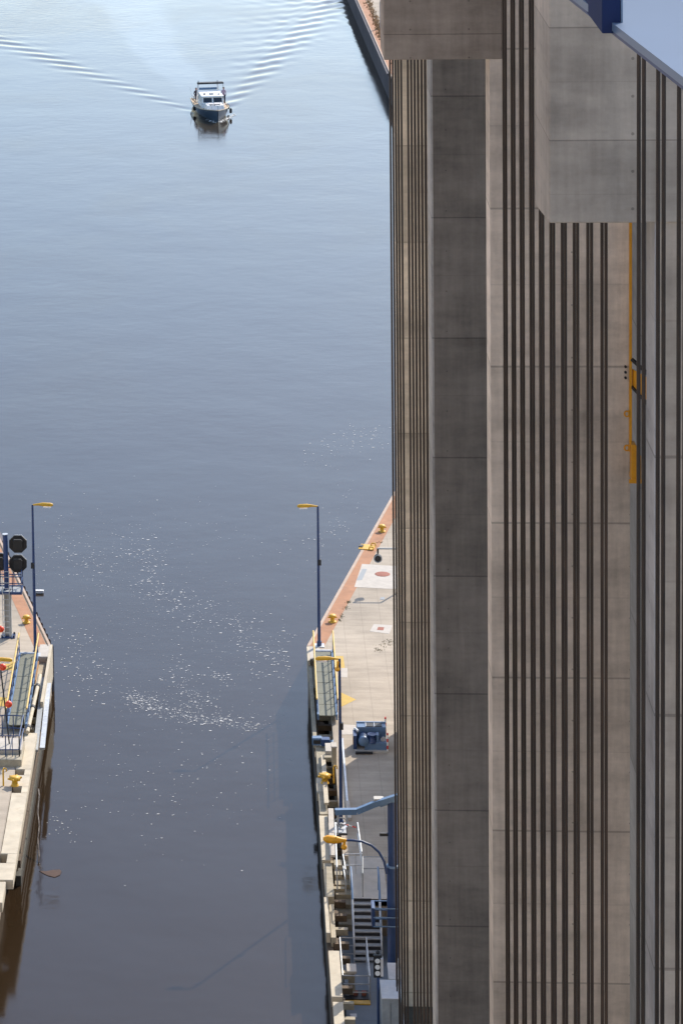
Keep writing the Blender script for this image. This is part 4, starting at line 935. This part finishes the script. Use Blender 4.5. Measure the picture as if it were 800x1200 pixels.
# crew
def person(loc, rz, label, shirt, trous, seated=False, h=1.74, z=0):
    t = thing('person', loc, label, 'person', rz=rz)
    k = h/1.75
    V = [(0,0,.95),(0,0,1.15),(0,0,1.38),(0,.01,1.5),(0,.02,1.62),(0,.02,1.74),(.18,0,1.4),(.25,.04,1.13),(.2,.2,.98),(-.18,0,1.4),(-.25,.03,1.13),(-.22,.1,.9),(.1,0,.92),(.11,.02,.5),(.11,-.02,.08),(.11,.14,.03),(-.1,0,.92),(-.11,.0,.5),(-.11,-.03,.08),(-.11,.13,.03)]
    if seated:
        V = [(x, y-(.0), z_-.45) for x, y, z_ in V]; V[13] = (.12,.42,.5); V[14] = (.12,.45,.08); V[15] = (.12,.58,.03); V[17] = (-.12,.42,.5); V[18] = (-.12,.45,.08); V[19] = (-.12,.58,.03)
    E = [(0,1),(1,2),(2,3),(3,4),(4,5),(2,6),(6,7),(7,8),(2,9),(9,10),(10,11),(0,12),(12,13),(13,14),(14,15),(0,16),(16,17),(17,18),(18,19)]
    Rr = [.15,.14,.15,.055,.10,.09,.07,.05,.035,.07,.05,.035,.1,.07,.045,.04,.1,.07,.045,.04]
    me_ = bpy.data.meshes.new('body'); me_.from_pydata([(x*k, y*k, z_*k) for x, y, z_ in V], E, []); o = bpy.data.objects.new('body', me_); C.objects.link(o); o.parent = t
    o.modifiers.new('skin', 'SKIN'); 
    for i, vv in enumerate(me_.skin_vertices[0].data): vv.radius = (Rr[i]*k, Rr[i]*k*.8); vv.use_root = (i == 0)
    ss = o.modifiers.new('sub', 'SUBSURF'); ss.levels = 2; ss.render_levels = 2; me_.materials.append(shirt)
    dz = -.45 if seated else 0
    MB().ball((0, .02*k, (1.66+dz)*k), .108*k, 10).build('head', M['skin'], t); b = MB(); b.ball((0, -.005*k, (1.69+dz)*k), .112*k, 10); b.build('hair', M['shirt2'], t)
    if not seated:
        for s in (-1, 1): MB().tube([(s*.1*k,0,.95*k),(s*.11*k,.01,.5*k),(s*.11*k,-.02,.1*k)], [.115*k,.085*k,.065*k], 10).build('trouser_leg', trous, t)
    return t
def on_boat(x, y, z):
    a = math.pi+.148; return (BOAT.x+x*math.cos(a)-y*math.sin(a), BOAT.y+x*math.sin(a)+y*math.cos(a), z)
person(on_boat(-1.42, -.9, .86), math.pi+.148, 'person in a pink top and dark trousers standing on the boat side deck', M['shirt'], M['trous'])
person(on_boat(1.15, -3.2, .9), math.pi+.148, 'person in dark clothes sitting in the boat cockpit on the other side', M['shirt2'], M['shirt2'], seated=True)

# ------------------------------------------------------------------ foam: bow wave and drifting flecks
b = MB(); rr = random.Random(9)
def fleck(b, x, y, r, z=.012):
    n = rr.randint(5, 7); st = rr.uniform(1, 2.2); a0 = rr.uniform(0, 6.3); pts = []
    for k in range(n):
        a = a0+2*math.pi*k/n; rad = r*rr.uniform(.6, 1.2); pts.append((x+rad*st*math.cos(a), y+rad*math.sin(a), z))
    b.add(pts+[(x, y, z+r*.35)], [(k, (k+1) % n, n) for k in range(n)], True)
def seg_cluster(pts, sx, sy, n, r0, r1):
    for _ in range(n):
        i = rr.randrange(len(pts)-1); t_ = rr.random(); px_ = pts[i][0]+(pts[i+1][0]-pts[i][0])*t_+rr.gauss(0, sx); py_ = pts[i][1]+(pts[i+1][1]-pts[i][1])*t_+rr.gauss(0, sy)
        lx_ = 275+(LX)*3600/ (60*3600/(py_+547)); rx_ = 275+RX*3600/(60*3600/(py_+547))
        if py_ > 757 and not (lx_+3 < px_ < rx_-3): continue
        if py_ <= 757 and px_ > 356+(757-py_)*.56: continue
        if py_ <= 757 and px_ < 62-(757-py_)*.48: continue
        v = U(px_, py_, z=.0); fleck(b, v.x, v.y, math.exp(rr.uniform(math.log(r0*.6), math.log(r1*.8))))
seg_cluster([(165,640),(180,650),(170,690),(215,700)], 12, 8, 150, .02, .075)
seg_cluster([(60,650),(110,660),(170,640)], 10, 16, 190, .018, .055)
seg_cluster([(70,740),(110,780),(100,810)], 16, 14, 150, .02, .06)
seg_cluster([(200,700),(260,730),(320,760),(340,790)], 22, 12, 330, .02, .065)
seg_cluster([(155,815),(180,830),(235,845),(300,850)], 8, 4, 300, .016, .06)
seg_cluster([(205,780),(220,815),(250,838)], 12, 10, 170, .02, .065)
seg_cluster([(250,790),(270,800)], 8, 4, 40, .02, .06)
seg_cluster([(370,535),(410,520),(450,505)], 14, 8, 120, .02, .07)
seg_cluster([(355,650),(390,620),(420,590)], 10, 16, 70, .02, .06)
seg_cluster([(60,620),(200,610),(330,640)], 30, 20, 120, .015, .04)
seg_cluster([(100,860),(220,900),(200,960)], 60, 35, 170, .015, .045)
seg_cluster([(60,960),(90,975)], 10, 12, 30, .02, .05)
seg_cluster([(150,700),(250,800)], 80, 60, 420, .010, .03)
seg_cluster([(90,660),(200,720),(330,780)], 40, 18, 500, .010, .028)
seg_cluster([(150,812),(190,832),(310,852)], 14, 5, 420, .010, .035)
tag(b.build('foam_flecks', M['foam']), 'white foam flecks drifting on the dark water between the quays', 'foam', kind='stuff')
b = MB()
bw = BOAT+Vector((HD.x, HD.y, 0))*4.7; sdv_ = Vector((-HD.y, HD.x, 0))
for s, n, ln in ((1, 90, 5.0), (-1, 35, 2.2)):
    for _ in range(n):
        t_ = rr.random()**1.3*ln; pt = bw-Vector((HD.x, HD.y, 0))*(t_*.75)+sdv_*s*(.15+t_*.42)+Vector((rr.gauss(0,.12), rr.gauss(0,.25), 0)); fleck(b, pt.x, pt.y, rr.uniform(.02,.09), .03)
tag(b.build('bow_foam', M['foam']), 'thin white bow wave foam at the stem of the motor yacht', 'foam', kind='stuff')
p = U(45.5, 694, z=.05); t = MB().box(-.28, .28, -.1, .1, 0, .12, .02); tag(t.build('floating_block', M['white'], loc=p), 'small white block floating beside the left lamp post', 'float')
